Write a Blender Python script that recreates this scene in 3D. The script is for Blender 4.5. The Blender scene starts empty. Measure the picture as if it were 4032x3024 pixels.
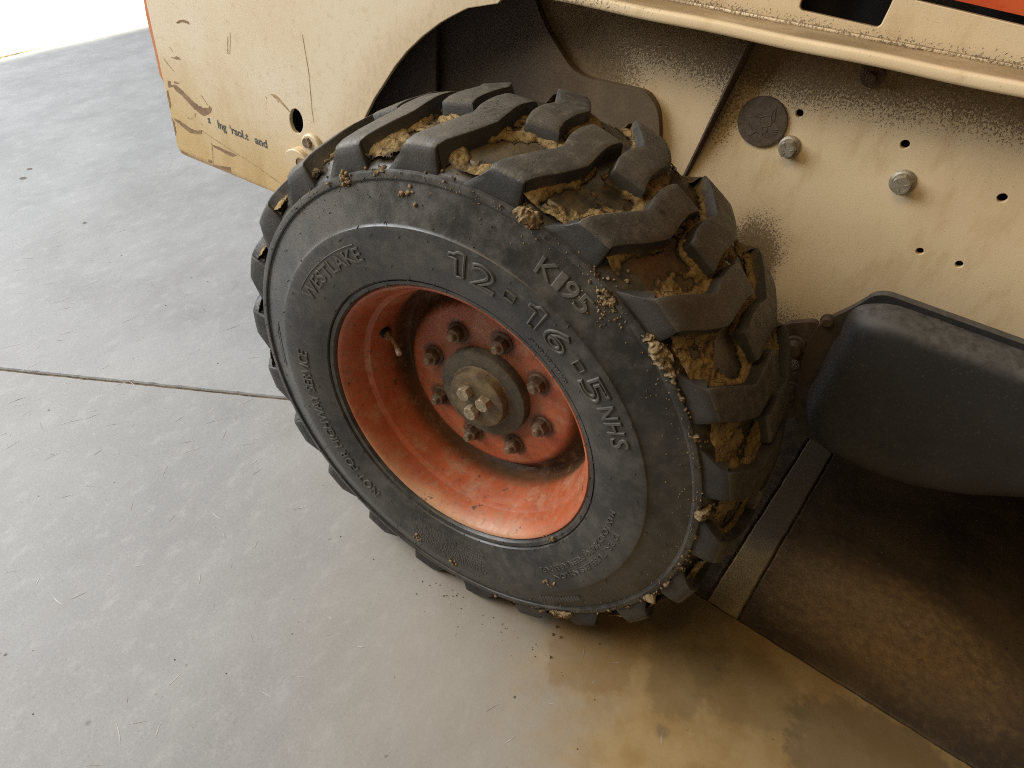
import bpy, bmesh, math, random
import numpy as np
from mathutils import Matrix, Vector
from mathutils.geometry import delaunay_2d_cdt

random.seed(7)
rng = np.random.default_rng(11)
SC = bpy.context.scene
COL = SC.collection

# ------------------------------------------------------------------ camera
ZA = 0.415                                   # axle height above the floor
cam = bpy.data.cameras.new('Camera')
cam_o = bpy.data.objects.new('Camera', cam)
COL.objects.link(cam_o)
CX = Vector((0.8459, 0.4161, -0.3336)); CY = -Vector((0.5237, -0.5297, 0.6672)); CZ = -Vector((0.1009, -0.7391, -0.666))
ROW = ((0.8459, 0.5237, 0.1009), (0.4161, -0.5297, -0.7391), (-0.3336, 0.6672, -0.666))
m = Matrix(((ROW[0][0], -ROW[1][0], -ROW[2][0]), (ROW[0][1], -ROW[1][1], -ROW[2][1]), (ROW[0][2], -ROW[1][2], -ROW[2][2]))).to_4x4()
m.translation = (0.3991, -0.6236, 1.1644)
cam_o.matrix_world = m
cam.sensor_width = 36.0
cam.lens = 25.0
cam.clip_start = 0.02
cam.clip_end = 100
SC.camera = cam_o

# ------------------------------------------------------------------ light
w = bpy.data.worlds.new('World'); SC.world = w; w.use_nodes = True
bg = w.node_tree.nodes['Background']
bg.inputs[0].default_value = (1.0, 0.76, 0.46, 1)      # dim warm light inside the workshop
bg.inputs[1].default_value = 0.115

def area(name, loc, aim, sx, sy, power, col, spread=180):
    l = bpy.data.lights.new(name, 'AREA'); l.shape = 'RECTANGLE'; l.size = sx; l.size_y = sy
    l.energy = power; l.color = col; l.spread = math.radians(spread)
    o = bpy.data.objects.new(name, l); COL.objects.link(o)
    o.location = loc
    d = (Vector(aim) - Vector(loc)).normalized()
    o.rotation_euler = d.to_track_quat('-Z', 'Y').to_euler()
    return o
# daylight coming in through the open workshop door
area('door_daylight', (-4.6, -1.2, 3.1), (0.0, 0.0, 0.5), 4.8, 3.4, 560, (0.94, 0.972, 1.0))
# warm fill lamp, added unseen overhead to brighten the wall
area('warm_fill', (-0.6, -1.6, 3.2), (0.3, 0.3, 0.75), 1.5, 0.8, 27, (1.0, 0.72, 0.38))
# the sunlight on the yard outside the door
area('yard_sunlight', (-5.45, 1.0, 5.0), (-5.45, 1.0, 0.0), 5.0, 9.0, 2500, (1.0, 0.93, 0.70), 3)

SC.view_settings.view_transform = 'Standard'
SC.view_settings.look = 'None'
SC.view_settings.gamma = 1
SC.view_settings.use_curve_mapping = False
SC.view_settings.exposure = 0.0
SC.render.engine = 'CYCLES'
SC.cycles.use_denoising = False
SC.cycles.use_adaptive_sampling = False
SC.cycles.filter_width = 1.1
SC.cycles.max_bounces = 6
SC.cycles.diffuse_bounces = 3
SC.cycles.glossy_bounces = 3
SC.cycles.sample_clamp_indirect = 0.4
SC.cycles.sample_clamp_direct = 6.0
SC.cycles.denoiser = 'OPENIMAGEDENOISE'
SC.cycles.denoising_input_passes = 'RGB_ALBEDO_NORMAL'
SC.cycles.denoising_prefilter = 'NONE'

# ------------------------------------------------------------------ noise for geometry
def _hash(ix, iy, iz, seed):
    h = (ix.astype(np.int64) * 374761393 + iy.astype(np.int64) * 668265263 + iz.astype(np.int64) * 2147483647 + seed * 974634777) & 0xffffffff
    h = ((h ^ (h >> 13)) * 1274126177) & 0xffffffff
    h = h ^ (h >> 16)
    return (h & 0xffffff) / float(0xffffff)
def vnoise(p, seed=0):
    p = np.asarray(p, float)
    i = np.floor(p); f = p - i; f = f * f * (3 - 2 * f)
    i = i.astype(np.int64)
    out = 0
    for dx in (0, 1):
        for dy in (0, 1):
            for dz in (0, 1):
                wgt = (f[..., 0] if dx else 1 - f[..., 0]) * (f[..., 1] if dy else 1 - f[..., 1]) * (f[..., 2] if dz else 1 - f[..., 2])
                out = out + wgt * _hash(i[..., 0] + dx, i[..., 1] + dy, i[..., 2] + dz, seed)
    return out
def fbm(p, octv=4, seed=0):
    s = 0; a = .5; t = 0
    for k in range(octv):
        s = s + a * vnoise(np.asarray(p) * 2 ** k, seed + k * 17); t += a; a *= .5
    return s / t

# ------------------------------------------------------------------ object helpers
def link(o, parent=None):
    COL.objects.link(o)
    if parent is not None: o.parent = parent
    return o
def mesh_obj(name, verts, faces, mats, parent=None, smooth=True, midx=None):
    me = bpy.data.meshes.new(name)
    me.from_pydata([tuple(map(float, v)) for v in verts], [], [tuple(int(i) for i in f) for f in faces])
    for mt in (mats if isinstance(mats, (list, tuple)) else [mats]): me.materials.append(mt)
    if smooth: me.polygons.foreach_set('use_smooth', [True] * len(me.polygons))
    if midx is not None: me.polygons.foreach_set('material_index', list(midx))
    me.validate(); me.update()
    return link(bpy.data.objects.new(name, me), parent)
def from_bm(name, bm, mats, parent=None, smooth=True):
    bmesh.ops.recalc_face_normals(bm, faces=bm.faces)
    me = bpy.data.meshes.new(name); bm.to_mesh(me); bm.free()
    for mt in (mats if isinstance(mats, (list, tuple)) else [mats]): me.materials.append(mt)
    if smooth: me.polygons.foreach_set('use_smooth', [True] * len(me.polygons))
    return link(bpy.data.objects.new(name, me), parent)
def bevel(o, wd, seg=2, ang=35):
    b = o.modifiers.new('Bevel', 'BEVEL'); b.width = wd; b.segments = seg; b.limit_method = 'ANGLE'; b.angle_limit = math.radians(ang); b.harden_normals = False
    return o
def flat_auto(o, ang=35):
    me = o.data
    me.polygons.foreach_set('use_smooth', [True] * len(me.polygons))
    me.set_sharp_from_angle(angle=math.radians(ang))
    return o
def empty(name, loc=(0, 0, 0), parent=None):
    o = bpy.data.objects.new(name, None); o.location = loc
    o.empty_display_size = .05
    return link(o, parent)
def tag(o, label=None, cat=None, group=None, kind=None):
    for k, v in (('label', label), ('category', cat), ('group', group), ('kind', kind)):
        if v: o[k] = v
    return o
def revolve(name, prof, mat, parent, n=256, closed=False, ang=30):
    """prof: (r, y) points turned about the Y axis"""
    k = len(prof); t = np.linspace(0, 2 * np.pi, n, endpoint=False)
    P = np.array(prof); V = []
    for r, y in P: V.append(np.stack([r * np.cos(t), np.full(n, y), r * np.sin(t)], 1))
    V = np.concatenate(V); F = []
    for a in range(k - 1 + (1 if closed else 0)):
        b = (a + 1) % k
        for j in range(n):
            j2 = (j + 1) % n
            F.append((a * n + j, a * n + j2, b * n + j2, b * n + j))
    if not closed:
        if P[0, 0] < .003: F.append(tuple(range(n - 1, -1, -1)))
        if P[-1, 0] < .003: F.append(tuple((k - 1) * n + j for j in range(n)))
    o = mesh_obj(name, V, F, mat, parent)
    bm = bmesh.new(); bm.from_mesh(o.data); bmesh.ops.recalc_face_normals(bm, faces=bm.faces); bm.to_mesh(o.data); bm.free()
    o.data.set_sharp_from_angle(angle=math.radians(ang))
    return o
def inside(pt, poly):
    x, y = pt; c = False; n = len(poly)
    for i in range(n):
        x1, y1 = poly[i]; x2, y2 = poly[(i + 1) % n]
        if (y1 > y) != (y2 > y) and x < (x2 - x1) * (y - y1) / (y2 - y1) + x1: c = not c
    return c
def plate(name, outer, holes, yf, yb, mat, parent, bev=.0012):
    """plate in the XZ plane from y=yf (front, towards the camera) to y=yb"""
    vs = []; es = []
    for lp in [outer] + list(holes):
        s = len(vs); vs += [Vector(p) for p in lp]
        es += [(s + i, s + (i + 1) % len(lp)) for i in range(len(lp))]
    ov, oe, of, *_ = delaunay_2d_cdt(vs, es, [], 0, 1e-6)
    tris = []
    for f in of:
        c = sum((ov[i] for i in f), Vector((0, 0))) / len(f)
        if inside(c, outer) and not any(inside(c, h) for h in holes): tris.append(f)
    n = len(ov)
    V = [(v[0], yf, v[1]) for v in ov] + [(v[0], yb, v[1]) for v in ov]
    F = [tuple(f) for f in tris] + [tuple(n + i for i in reversed(f)) for f in tris]
    cnt = {}
    for f in tris:
        for i in range(3):
            a, b = f[i], f[(i + 1) % 3]
            cnt[(a, b)] = cnt.get((a, b), 0) + 1
    for (a, b) in list(cnt):
        if (b, a) not in cnt: F.append((b, a, n + a, n + b))
    bm = bmesh.new()
    bv = [bm.verts.new(v) for v in V]
    for f in F:
        try: bm.faces.new([bv[i] for i in f])
        except ValueError: pass
    bmesh.ops.delete(bm, geom=[v for v in bm.verts if not v.link_faces], context='VERTS')
    o = from_bm(name, bm, mat, parent, smooth=False)
    if bev: bevel(o, bev, 2)
    return o
def circle(cx, cz, r, n=20, rz=None): return [(cx + r * math.cos(2 * math.pi * i / n), cz + (rz or r) * math.sin(2 * math.pi * i / n)) for i in range(n)]
def rounded(poly, rad, seg=5):
    out = []; n = len(poly)
    for i in range(n):
        p0 = Vector(poly[i - 1]); p = Vector(poly[i]); p1 = Vector(poly[(i + 1) % n])
        r = rad[i] if isinstance(rad, (list, tuple)) else rad
        if r <= 0: out.append(tuple(p)); continue
        a = (p0 - p); b = (p1 - p); la, lb = a.length, b.length
        r2 = min(r, la * .45, lb * .45); a = p + a.normalized() * r2; b = p + b.normalized() * r2
        for k in range(seg + 1):
            t = k / seg; q = a * (1 - t) ** 2 + p * 2 * t * (1 - t) + b * t * t
            out.append(tuple(q))
    return out
def tube(bm, pts, rad, seg=8, cap=True):
    pts = [Vector(p) for p in pts]; rings = []
    for i, p in enumerate(pts):
        d = (pts[min(i + 1, len(pts) - 1)] - pts[max(i - 1, 0)]).normalized()
        u = d.orthogonal().normalized()
        if rings and False: pass
        if i: u = (uprev - d * uprev.dot(d)).normalized()
        uprev = u; v = d.cross(u)
        r = rad[i] if isinstance(rad, (list, tuple)) else rad
        rings.append([bm.verts.new(p + u * r * math.cos(2 * math.pi * k / seg) + v * r * math.sin(2 * math.pi * k / seg)) for k in range(seg)])
    for a, b in zip(rings, rings[1:]):
        for k in range(seg): bm.faces.new((a[k], a[(k + 1) % seg], b[(k + 1) % seg], b[k]))
    if cap:
        bm.faces.new(list(reversed(rings[0]))); bm.faces.new(rings[-1])
def lathe_bm(bm, prof, seg, ang0=0.0, hexa=None):
    """prof (r, h): turned about -Y axis (h towards the camera, y=-h). hexa: indices of profile points that are hexagonal"""
    rings = []
    for i, (r, h) in enumerate(prof):
        ring = []
        for k in range(seg):
            a = ang0 + 2 * math.pi * k / seg; rr = r
            if hexa and i in hexa:
                b = (a - ang0) % (math.pi / 3) - math.pi / 6
                rr = r * math.cos(math.pi / 6) / math.cos(b)
            ring.append(bm.verts.new((rr * math.cos(a), -h, rr * math.sin(a))))
        rings.append(ring)
    for a, b in zip(rings, rings[1:]):
        for k in range(seg): bm.faces.new((a[k], a[(k + 1) % seg], b[(k + 1) % seg], b[k]))
    bm.faces.new(rings[-1]); bm.faces.new(list(reversed(rings[0])))

# ------------------------------------------------------------------ node helpers
class NT:
    def __init__(s, name, rough=.6, metallic=0.0, spec=.5):
        s.m = bpy.data.materials.new(name); s.m.use_nodes = True
        s.t = s.m.node_tree; s.b = s.t.nodes['Principled BSDF']
        s.b.inputs['Roughness'].default_value = rough; s.b.inputs['Metallic'].default_value = metallic
        s.b.inputs['Specular IOR Level'].default_value = spec
        s.pos = s.t.nodes.new('ShaderNodeNewGeometry').outputs['Position']
    def put(s, sock, v):
        if isinstance(v, bpy.types.NodeSocket): s.t.links.new(v, sock)
        elif isinstance(v, (tuple, list)) and len(v) == 3 and sock.type == 'RGBA': sock.default_value = (*v, 1)
        else: sock.default_value = v
    def n(s, typ, ins=None, **attrs):
        nd = s.t.nodes.new(typ)
        for k, v in attrs.items(): setattr(nd, k, v)
        for k, v in (ins or {}).items(): s.put(nd.inputs[k], v)
        return nd
    def map(s, scale=(1, 1, 1), rot=(0, 0, 0), loc=(0, 0, 0), vec=None):
        return s.n('ShaderNodeMapping', {'Vector': vec or s.pos, 'Scale': scale, 'Rotation': rot, 'Location': loc}).outputs[0]
    def noise(s, scale, detail=4, rough=.55, vec=None, dist=0.0):
        return s.n('ShaderNodeTexNoise', {'Vector': vec or s.pos, 'Scale': scale, 'Detail': detail, 'Roughness': rough, 'Distortion': dist}).outputs['Fac']
    def voro(s, scale, feature='F1', vec=None, rnd=1.0):
        return s.n('ShaderNodeTexVoronoi', {'Vector': vec or s.pos, 'Scale': scale, 'Randomness': rnd}, feature=feature).outputs['Distance']
    def m_(s, op, a, b=0.0, c=0.0, clamp=False):
        nd = s.n('ShaderNodeMath', operation=op, use_clamp=clamp)
        s.put(nd.inputs[0], a); s.put(nd.inputs[1], b); s.put(nd.inputs[2], c)
        return nd.outputs[0]
    def rng(s, v, a, b, c=0.0, d=1.0, smooth=True):
        return s.n('ShaderNodeMapRange', {'Value': v, 'From Min': a, 'From Max': b, 'To Min': c, 'To Max': d}, interpolation_type='SMOOTHSTEP' if smooth else 'LINEAR').outputs[0]
    def mix(s, f, a, b):
        nd = s.n('ShaderNodeMix', data_type='RGBA')
        s.put(nd.inputs[0], f); s.put(nd.inputs[6], a); s.put(nd.inputs[7], b)
        return nd.outputs[2]
    def xyz(s, vec=None):
        nd = s.n('ShaderNodeSeparateXYZ', {0: vec or s.pos}); return nd.outputs
    def bump(s, h, strength=.5, dist=.002, normal=None):
        ins = {'Height': h, 'Strength': strength, 'Distance': dist}
        if normal: ins['Normal'] = normal
        return s.n('ShaderNodeBump', ins).outputs[0]
    def dist(s, c, sc=(1, 1, 1)):
        v = s.n('ShaderNodeVectorMath', {0: s.pos, 1: c}, operation='SUBTRACT').outputs[0]
        v = s.n('ShaderNodeVectorMath', {0: v, 1: sc}, operation='MULTIPLY').outputs[0]
        return s.n('ShaderNodeVectorMath', {0: v}, operation='LENGTH').outputs['Value']
    def out(s, col, rough=None, normal=None):
        s.put(s.b.inputs['Base Color'], col)
        if rough is not None: s.put(s.b.inputs['Roughness'], rough)
        if normal is not None: s.put(s.b.inputs['Normal'], normal)
        return s.m

def mat_concrete(name, light, dark, stain=None, stain_amt=None, rough=.52):
    t = NT(name, rough, spec=.32 if rough < .7 else .10)
    big = t.noise(2.6, 6, .6); mid = t.noise(11, 6, .65, t.map((1, .45, 1), (0, 0, .6)))
    fine = t.noise(160, 4, .7); grain = t.noise(700, 2, .6)
    f = t.m_('ADD', t.m_('MULTIPLY', big, .62), t.m_('MULTIPLY', mid, .38))
    c = t.mix(t.rng(f, .34, .66), dark, light)
    mot = t.noise(34, 6, .7, t.map((1, .6, 1), (0, 0, .9)))
    c = t.mix(t.rng(mot, .50, .70, 0, .28), c, (.54, .54, .53)); c = t.mix(t.rng(mot, .46, .28, 0, .28), c, (.27, .265, .255))
    gr2 = t.noise(330, 3, .75)
    c = t.mix(t.rng(fine, .54, .74, 0, .30), c, (.56, .555, .54))
    c = t.mix(t.rng(fine, .46, .26, 0, .34), c, (.17, .165, .155))
    c = t.mix(t.rng(gr2, .56, .72, 0, .38), c, (.60, .595, .58)); c = t.mix(t.rng(gr2, .44, .28, 0, .45), c, (.13, .125, .115))
    hair = t.rng(t.m_('ABSOLUTE', t.m_('SUBTRACT', t.noise(1.3, 7, .62), .5)), .0035, .0)
    c = t.mix(t.m_('MULTIPLY', hair, t.rng(t.noise(.9, 2), .56, .62, 0, .35)), c, (.24, .23, .22))
    if stain is not None: c = stain(t, c)
    pit = t.voro(19, vec=t.m_ and t.pos); pit2 = t.voro(47)
    pits = t.m_('MAXIMUM', t.rng(pit, .055, .035), t.rng(pit2, .05, .03, 0, .8))
    pits = t.m_('MULTIPLY', pits, t.rng(t.noise(5, 2), .52, .60))
    c = t.mix(t.m_('MULTIPLY', pits, .75), c, (.05, .045, .04))
    h = t.m_('ADD', t.m_('MULTIPLY', fine, .5), t.m_('MULTIPLY', grain, .25))
    h = t.m_('SUBTRACT', h, t.m_('MULTIPLY', pits, 2.0))
    r = t.rng(mid, .3, .7, rough - .08, rough + .14)
    return t.out(c, r, t.bump(h, .28, .0012))

def stain_light_front(t, c):
    x, y, z = t.xyz()
    # ochre stain plus painted warm light and shadow patches: right part of the slab
    wob = t.noise(3.2, 5, .6); wob2 = t.noise(14, 4, .6)
    g = t.m_('ADD', t.m_('ADD', t.m_('MULTIPLY', x, 1.0), t.m_('MULTIPLY', y, .75)), t.m_('MULTIPLY', t.m_('SUBTRACT', wob, .5), .45))
    c = t.mix(t.rng(g, -.62, .22, 0, .62), c, (.34, .285, .205))
    g = t.m_('ADD', g, t.m_('MULTIPLY', t.m_('SUBTRACT', t.noise(38, 6, .72), .5), .28))
    m1 = t.rng(g, .08, .46)
    c = t.mix(t.m_('MULTIPLY', m1, .86), c, t.mix(t.rng(wob2, .35, .65), (.35, .215, .065), (.43, .29, .12)))
    wv = t.m_('MULTIPLY', t.m_('SUBTRACT', t.noise(9, 4), .5), .9)
    for (p, scl, cc, a_) in (((.375, .215, 0), (15, 8, 1), (.14, .11, .06), .6), ((.44, .13, 0), (11, 5.5, 1), (.17, .13, .07), .5), ((.55, .13, 0), (7, 9, 1), (.17, .125, .06), .5), ((.30, .06, 0), (9, 6, 1), (.22, .115, .025), .5), ((.80, .12, 0), (4, 7, 1), (.10, .08, .05), .6), ((.62, -.12, 0), (6, 8, 1), (.20, .15, .085), .45)):  # dark blobs: shadow patches put into the floor colour
        d = t.dist(p, scl)
        c = t.mix(t.m_('MULTIPLY', t.rng(t.m_('ADD', d, t.m_('ADD', wv, t.m_('MULTIPLY', t.m_('SUBTRACT', t.noise(45, 5, .7), .5), .5))), .80, .62), a_ * .8), c, cc)
    for (sx, sy, rr) in ((.455, -.023, 44), (.496, .133, 95), (.40, -.14, 90), (-.291, -.513, 130), (.11, -.30, 160)):
        d = t.m_('ADD', t.dist((sx, sy, 0), (rr, rr, 1)), t.m_('MULTIPLY', t.noise(90, 4, .7), 1.2))
        c = t.mix(t.m_('MULTIPLY', t.rng(d, 1.3, .8), .5), c, (.12, .095, .065))
    return c
def stain_oil_lit(t, c):
    wob = t.noise(5, 6, .65); sp = t.noise(55, 5, .7)
    o = t.mix(t.rng(wob, .38, .62), (.060, .042, .026), (.135, .088, .048))
    o = t.mix(t.rng(sp, .48, .70, 0, .4), o, (.20, .125, .06)); o = t.mix(t.rng(t.noise(130, 4, .7), .50, .34, 0, .4), o, (.035, .024, .016))
    d = t.m_('ADD', t.dist((.74, .40, 0), (3.0, 6.5, 1)), t.m_('MULTIPLY', t.m_('SUBTRACT', wob, .5), 1.2))  # paler pool: light passing under the machine, painted into the colour
    o = t.mix(t.m_('MULTIPLY', t.rng(d, 1.05, .35), t.rng(sp, .30, .66, .35, .85)), o, (.38, .24, .11))
    return t.mix(.93, c, o)
def stain_strip(t, c):
    wob = t.noise(12, 5, .65); x, y, z = t.xyz()
    o = t.mix(t.rng(wob, .35, .65), (.36, .25, .11), (.52, .38, .19))
    far = t.rng(t.m_('ADD', y, t.m_('MULTIPLY', wob, .12)), .46, .54)
    return t.mix(.9, c, t.mix(far, o, (.20, .15, .105)))

M = {}
def stain_anchor(t, c):
    x, y, z = t.xyz(); wob = t.noise(5, 6, .65)
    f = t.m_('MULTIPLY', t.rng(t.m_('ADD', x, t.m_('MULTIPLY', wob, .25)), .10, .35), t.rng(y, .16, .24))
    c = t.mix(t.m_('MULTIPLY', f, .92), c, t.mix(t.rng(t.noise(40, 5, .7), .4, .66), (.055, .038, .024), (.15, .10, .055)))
    for sx, sy, rr in ((-1.913, .404, 90), (-1.955, .452, 110), (-1.55, .36, 160)):
        c = t.mix(t.rng(t.dist((sx, sy, 0), (rr, rr, 1)), 1.0, .8, 0, .8), c, (.10, .08, .065))
    return c
M['slab'] = mat_concrete('concrete_grey', (.385, .394, .402), (.315, .322, .330), stain_anchor)
M['slab_front'] = mat_concrete('concrete_stain_and_light', (.370, .374, .376), (.305, .307, .308), stain_light_front)
M['slab_oil'] = mat_concrete('concrete_oil_lit', (.3, .28, .25), (.22, .2, .18), stain_oil_lit, rough=.75)
M['slab_strip'] = mat_concrete('concrete_strip', (.3, .28, .25), (.22, .2, .18), stain_strip, rough=.75)
M['yard'] = mat_concrete('concrete_yard', (.62, .60, .56), (.54, .52, .48), rough=.7)
t = NT('joint_filler', .9); M['joint'] = t.out(t.mix(t.rng(t.noise(60, 4), .35, .65), (.05, .038, .022), (.17, .12, .06)))

def mat_rubber(name, a, b, dust, damt, rough, bumpd=.0006, spk=.5):
    t = NT(name, rough, spec=.45)
    n1 = t.noise(7, 5, .6); n2 = t.noise(45, 5, .7); n3 = t.noise(420, 3, .7)
    c = t.mix(t.rng(n1, .35, .65), a, b)
    c = t.mix(t.m_('MULTIPLY', t.rng(t.m_('ADD', t.m_('MULTIPLY', n2, .6), t.m_('MULTIPLY', n1, .4)), .42, .66), damt), c, dust)
    sp = t.m_('MULTIPLY', t.rng(n3, .66, .76), t.rng(t.noise(16, 4), .46, .62))
    c = t.mix(t.m_('MULTIPLY', sp, spk), c, (.26, .205, .135))
    h = t.m_('ADD', t.m_('MULTIPLY', n3, .7), t.m_('MULTIPLY', n2, .6))
    return t.out(c, t.rng(n2, .3, .7, rough - .1, rough + .1), t.bump(h, .35, bumpd))
M['side'] = mat_rubber('rubber_sidewall', (.027, .0262, .025), (.047, .0445, .040), (.120, .110, .092), .55, .36)
M['letter'] = mat_rubber('rubber_lettering', (.060, .057, .052), (.085, .08, .072), (.13, .12, .10), .6, .48)
M['void'] = mat_rubber('rubber_void', (.030, .027, .023), (.065, .053, .034), (.150, .105, .045), .75, .30, spk=.8)
t = NT('rubber_lug_flank', .55, spec=.45)
n1 = t.noise(9, 5, .6); n2 = t.noise(60, 5, .7); n3 = t.noise(420, 3, .7)
c = t.mix(t.rng(n1, .35, .65), (.024, .023, .022), (.046, .041, .034))
rad = t.dist((0, 0, ZA), (1, 0, 1))
sm = t.m_('MULTIPLY', t.rng(t.m_('ADD', rad, t.m_('MULTIPLY', t.m_('SUBTRACT', n2, .5), .045)), .416, .396), t.rng(t.noise(15, 4, .6), .36, .58))
sm = t.m_('MULTIPLY', sm, t.rng(t.xyz()[1], .010, .028))
c = t.mix(t.m_('MULTIPLY', sm, .85), c, t.mix(t.rng(n3, .4, .6), (.15, .10, .04), (.25, .17, .07)))
c = t.mix(t.rng(n3, .64, .74, 0, .6), c, (.20, .15, .09))
M['flank'] = t.out(c, t.rng(n2, .3, .7, .42, .75), t.bump(t.m_('ADD', n3, t.m_('ADD', n2, sm)), .4, .0010))

t = NT('rubber_lug_top', .6, spec=.4)
n1 = t.noise(9, 5, .6); n2 = t.noise(70, 5, .7); n3 = t.noise(380, 3, .7)
sc1 = t.noise(30, 3, .6, t.map((1.5, .25, 9), (0, .5, .2))); sc2 = t.noise(38, 3, .6, t.map((6, .3, 1), (.3, .2, .9)))
c = t.mix(t.rng(n1, .34, .66), (.058, .051, .041), (.092, .080, .062))
c = t.mix(t.rng(n2, .48, .70, 0, .6), c, (.15, .128, .095)); c = t.mix(t.rng(n3, .50, .34, 0, .45), c, (.03, .027, .023))
crk = t.m_('MULTIPLY', t.rng(t.m_('ABSOLUTE', t.m_('SUBTRACT', t.noise(26, 5, .6, dist=.6), .5)), .012, .0), t.rng(t.noise(11, 2), .50, .58))
c = t.mix(t.m_('MULTIPLY', crk, .8), c, (.022, .02, .018))
c = t.mix(t.m_('MULTIPLY', t.rng(sc1, .67, .72), .5), c, (.03, .028, .026))
h = t.m_('ADD', t.m_('MULTIPLY', n3, .5), t.m_('ADD', t.m_('MULTIPLY', n2, .6), t.m_('MULTIPLY', sc2, .6)))
h = t.m_('SUBTRACT', h, t.m_('MULTIPLY', crk, 1.2))
M['top'] = t.out(c, t.rng(n2, .3, .7, .38, .62), t.bump(h, .4, .0012))

def mat_mud(name, a, b, cdark):
    t = NT(name, .93, spec=.15)
    n1 = t.noise(40, 6, .7); n2 = t.noise(170, 5, .7)
    c = t.mix(t.rng(n1, .36, .64), a, b)
    c = t.mix(t.rng(n2, .5, .28), c, cdark)
    ck = t.rng(t.voro(75, 'DISTANCE_TO_EDGE', t.map(vec=t.pos)), .035, .0)
    ck = t.m_('MULTIPLY', ck, t.rng(t.noise(30, 2), .45, .6))
    c = t.mix(t.m_('MULTIPLY', ck, .8), c, (.04, .025, .012))
    th = t.n('ShaderNodeAttribute', attribute_name='thickness').outputs['Fac']
    film = t.rng(t.m_('ADD', th, t.m_('MULTIPLY', t.m_('SUBTRACT', n2, .5), .25)), .02, .22)
    c = t.mix(film, (.060, .045, .026), c)
    h = t.m_('ADD', n1, t.m_('SUBTRACT', t.m_('MULTIPLY', n2, .8), ck))
    return t.out(c, None, t.bump(h, .8, .004))
M['mud'] = mat_mud('clay_mud', (.215, .148, .062), (.320, .222, .100), (.105, .068, .028))
M['clod'] = mat_mud('dry_clod', (.22, .155, .085), (.34, .25, .145), (.10, .065, .032))

t = NT('orange_wheel_paint', .48)
n1 = t.noise(11, 6, .65); n2 = t.noise(60, 6, .7); n3 = t.noise(230, 4, .7)
c = t.mix(t.rng(n1, .35, .65), (.41, .088, .030), (.51, .132, .052))
c = t.mix(t.rng(n2, .42, .72, 0, .65), c, (.36, .185, .105))
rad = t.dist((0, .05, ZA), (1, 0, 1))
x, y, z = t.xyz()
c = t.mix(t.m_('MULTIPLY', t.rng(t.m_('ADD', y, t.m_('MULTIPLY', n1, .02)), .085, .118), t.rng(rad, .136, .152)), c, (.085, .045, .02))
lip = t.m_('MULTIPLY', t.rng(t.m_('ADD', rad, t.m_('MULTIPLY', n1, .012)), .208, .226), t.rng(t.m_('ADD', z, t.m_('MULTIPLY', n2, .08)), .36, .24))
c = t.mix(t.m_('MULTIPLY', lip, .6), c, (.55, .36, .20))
c = t.mix(t.rng(t.noise(7, 6, .65), .40, .64, 0, .38), c, (.27, .085, .035))
c = t.mix(t.rng(t.noise(22, 6, .7), .52, .66, 0, .5), c, (.42, .26, .16))
c = t.mix(t.rng(t.noise(90, 5, .75), .50, .66, 0, .40), c, (.17, .065, .03))
spk = t.rng(n3, .70, .76)
c = t.mix(t.m_('MULTIPLY', spk, .75), c, (.07, .035, .018))
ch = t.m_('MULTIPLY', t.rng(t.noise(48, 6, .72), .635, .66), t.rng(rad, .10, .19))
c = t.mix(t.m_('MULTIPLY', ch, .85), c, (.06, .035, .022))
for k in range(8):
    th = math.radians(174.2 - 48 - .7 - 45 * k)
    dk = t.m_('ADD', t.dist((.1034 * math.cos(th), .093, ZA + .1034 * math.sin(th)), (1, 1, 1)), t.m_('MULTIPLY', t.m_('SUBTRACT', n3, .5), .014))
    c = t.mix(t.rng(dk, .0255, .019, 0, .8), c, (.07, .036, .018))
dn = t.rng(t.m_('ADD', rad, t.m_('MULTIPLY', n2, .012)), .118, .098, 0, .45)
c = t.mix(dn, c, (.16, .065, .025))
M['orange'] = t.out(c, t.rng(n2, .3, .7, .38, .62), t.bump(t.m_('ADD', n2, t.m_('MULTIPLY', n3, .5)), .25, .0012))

def mat_rust(name, a, b, cc, metal=.25, rough=.6, sc=60):
    t = NT(name, rough, metal)
    n1 = t.noise(sc, 6, .7); n2 = t.noise(sc * 5, 4, .7)
    c = t.mix(t.rng(n1, .36, .64), a, b); c = t.mix(t.rng(n2, .56, .74, 0, .7), c, cc)
    return t.out(c, t.rng(n1, .3, .7, rough - .12, rough + .15), t.bump(t.m_('ADD', n1, n2), .4, .0012))
M['nut'] = mat_rust('rusty_nut_steel', (.075, .045, .028), (.14, .085, .05), (.05, .03, .02))
M['stud'] = mat_rust('stud_steel', (.14, .095, .06), (.26, .185, .12), (.09, .055, .035), .4)
M['hub'] = mat_rust('dirty_hub_steel', (.060, .053, .042), (.115, .095, .062), (.22, .155, .075), .15, .65, 30)
M['hubcap'] = mat_rust('hub_cap_steel', (.085, .063, .036), (.20, .145, .078), (.26, .20, .11), .2, .6, 34)
M['bolthead'] = mat_rust('plated_bolt_steel', (.26, .21, .14), (.40, .325, .22), (.14, .10, .06), .35, .5, 90)
M['zinc'] = mat_rust('zinc_bolt_steel', (.30, .27, .21), (.40, .36, .28), (.22, .18, .12), .5, .45, 120)
M['brass'] = mat_rust('valve_brass', (.24, .16, .07), (.36, .25, .12), (.13, .08, .04), .5, .5, 120)
M['cap'] = mat_rust('valve_cap', (.38, .30, .27), (.46, .38, .33), (.2, .14, .1), .4, .5, 120)
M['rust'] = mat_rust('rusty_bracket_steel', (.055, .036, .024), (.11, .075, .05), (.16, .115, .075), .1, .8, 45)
M['emblem'] = mat_rust('brown_plug_rubber', (.085, .062, .043), (.12, .088, .060), (.17, .13, .09), 0, .6, 150)
t = NT('dark_inside', .9); M['black'] = t.out((.012, .010, .009))
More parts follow.
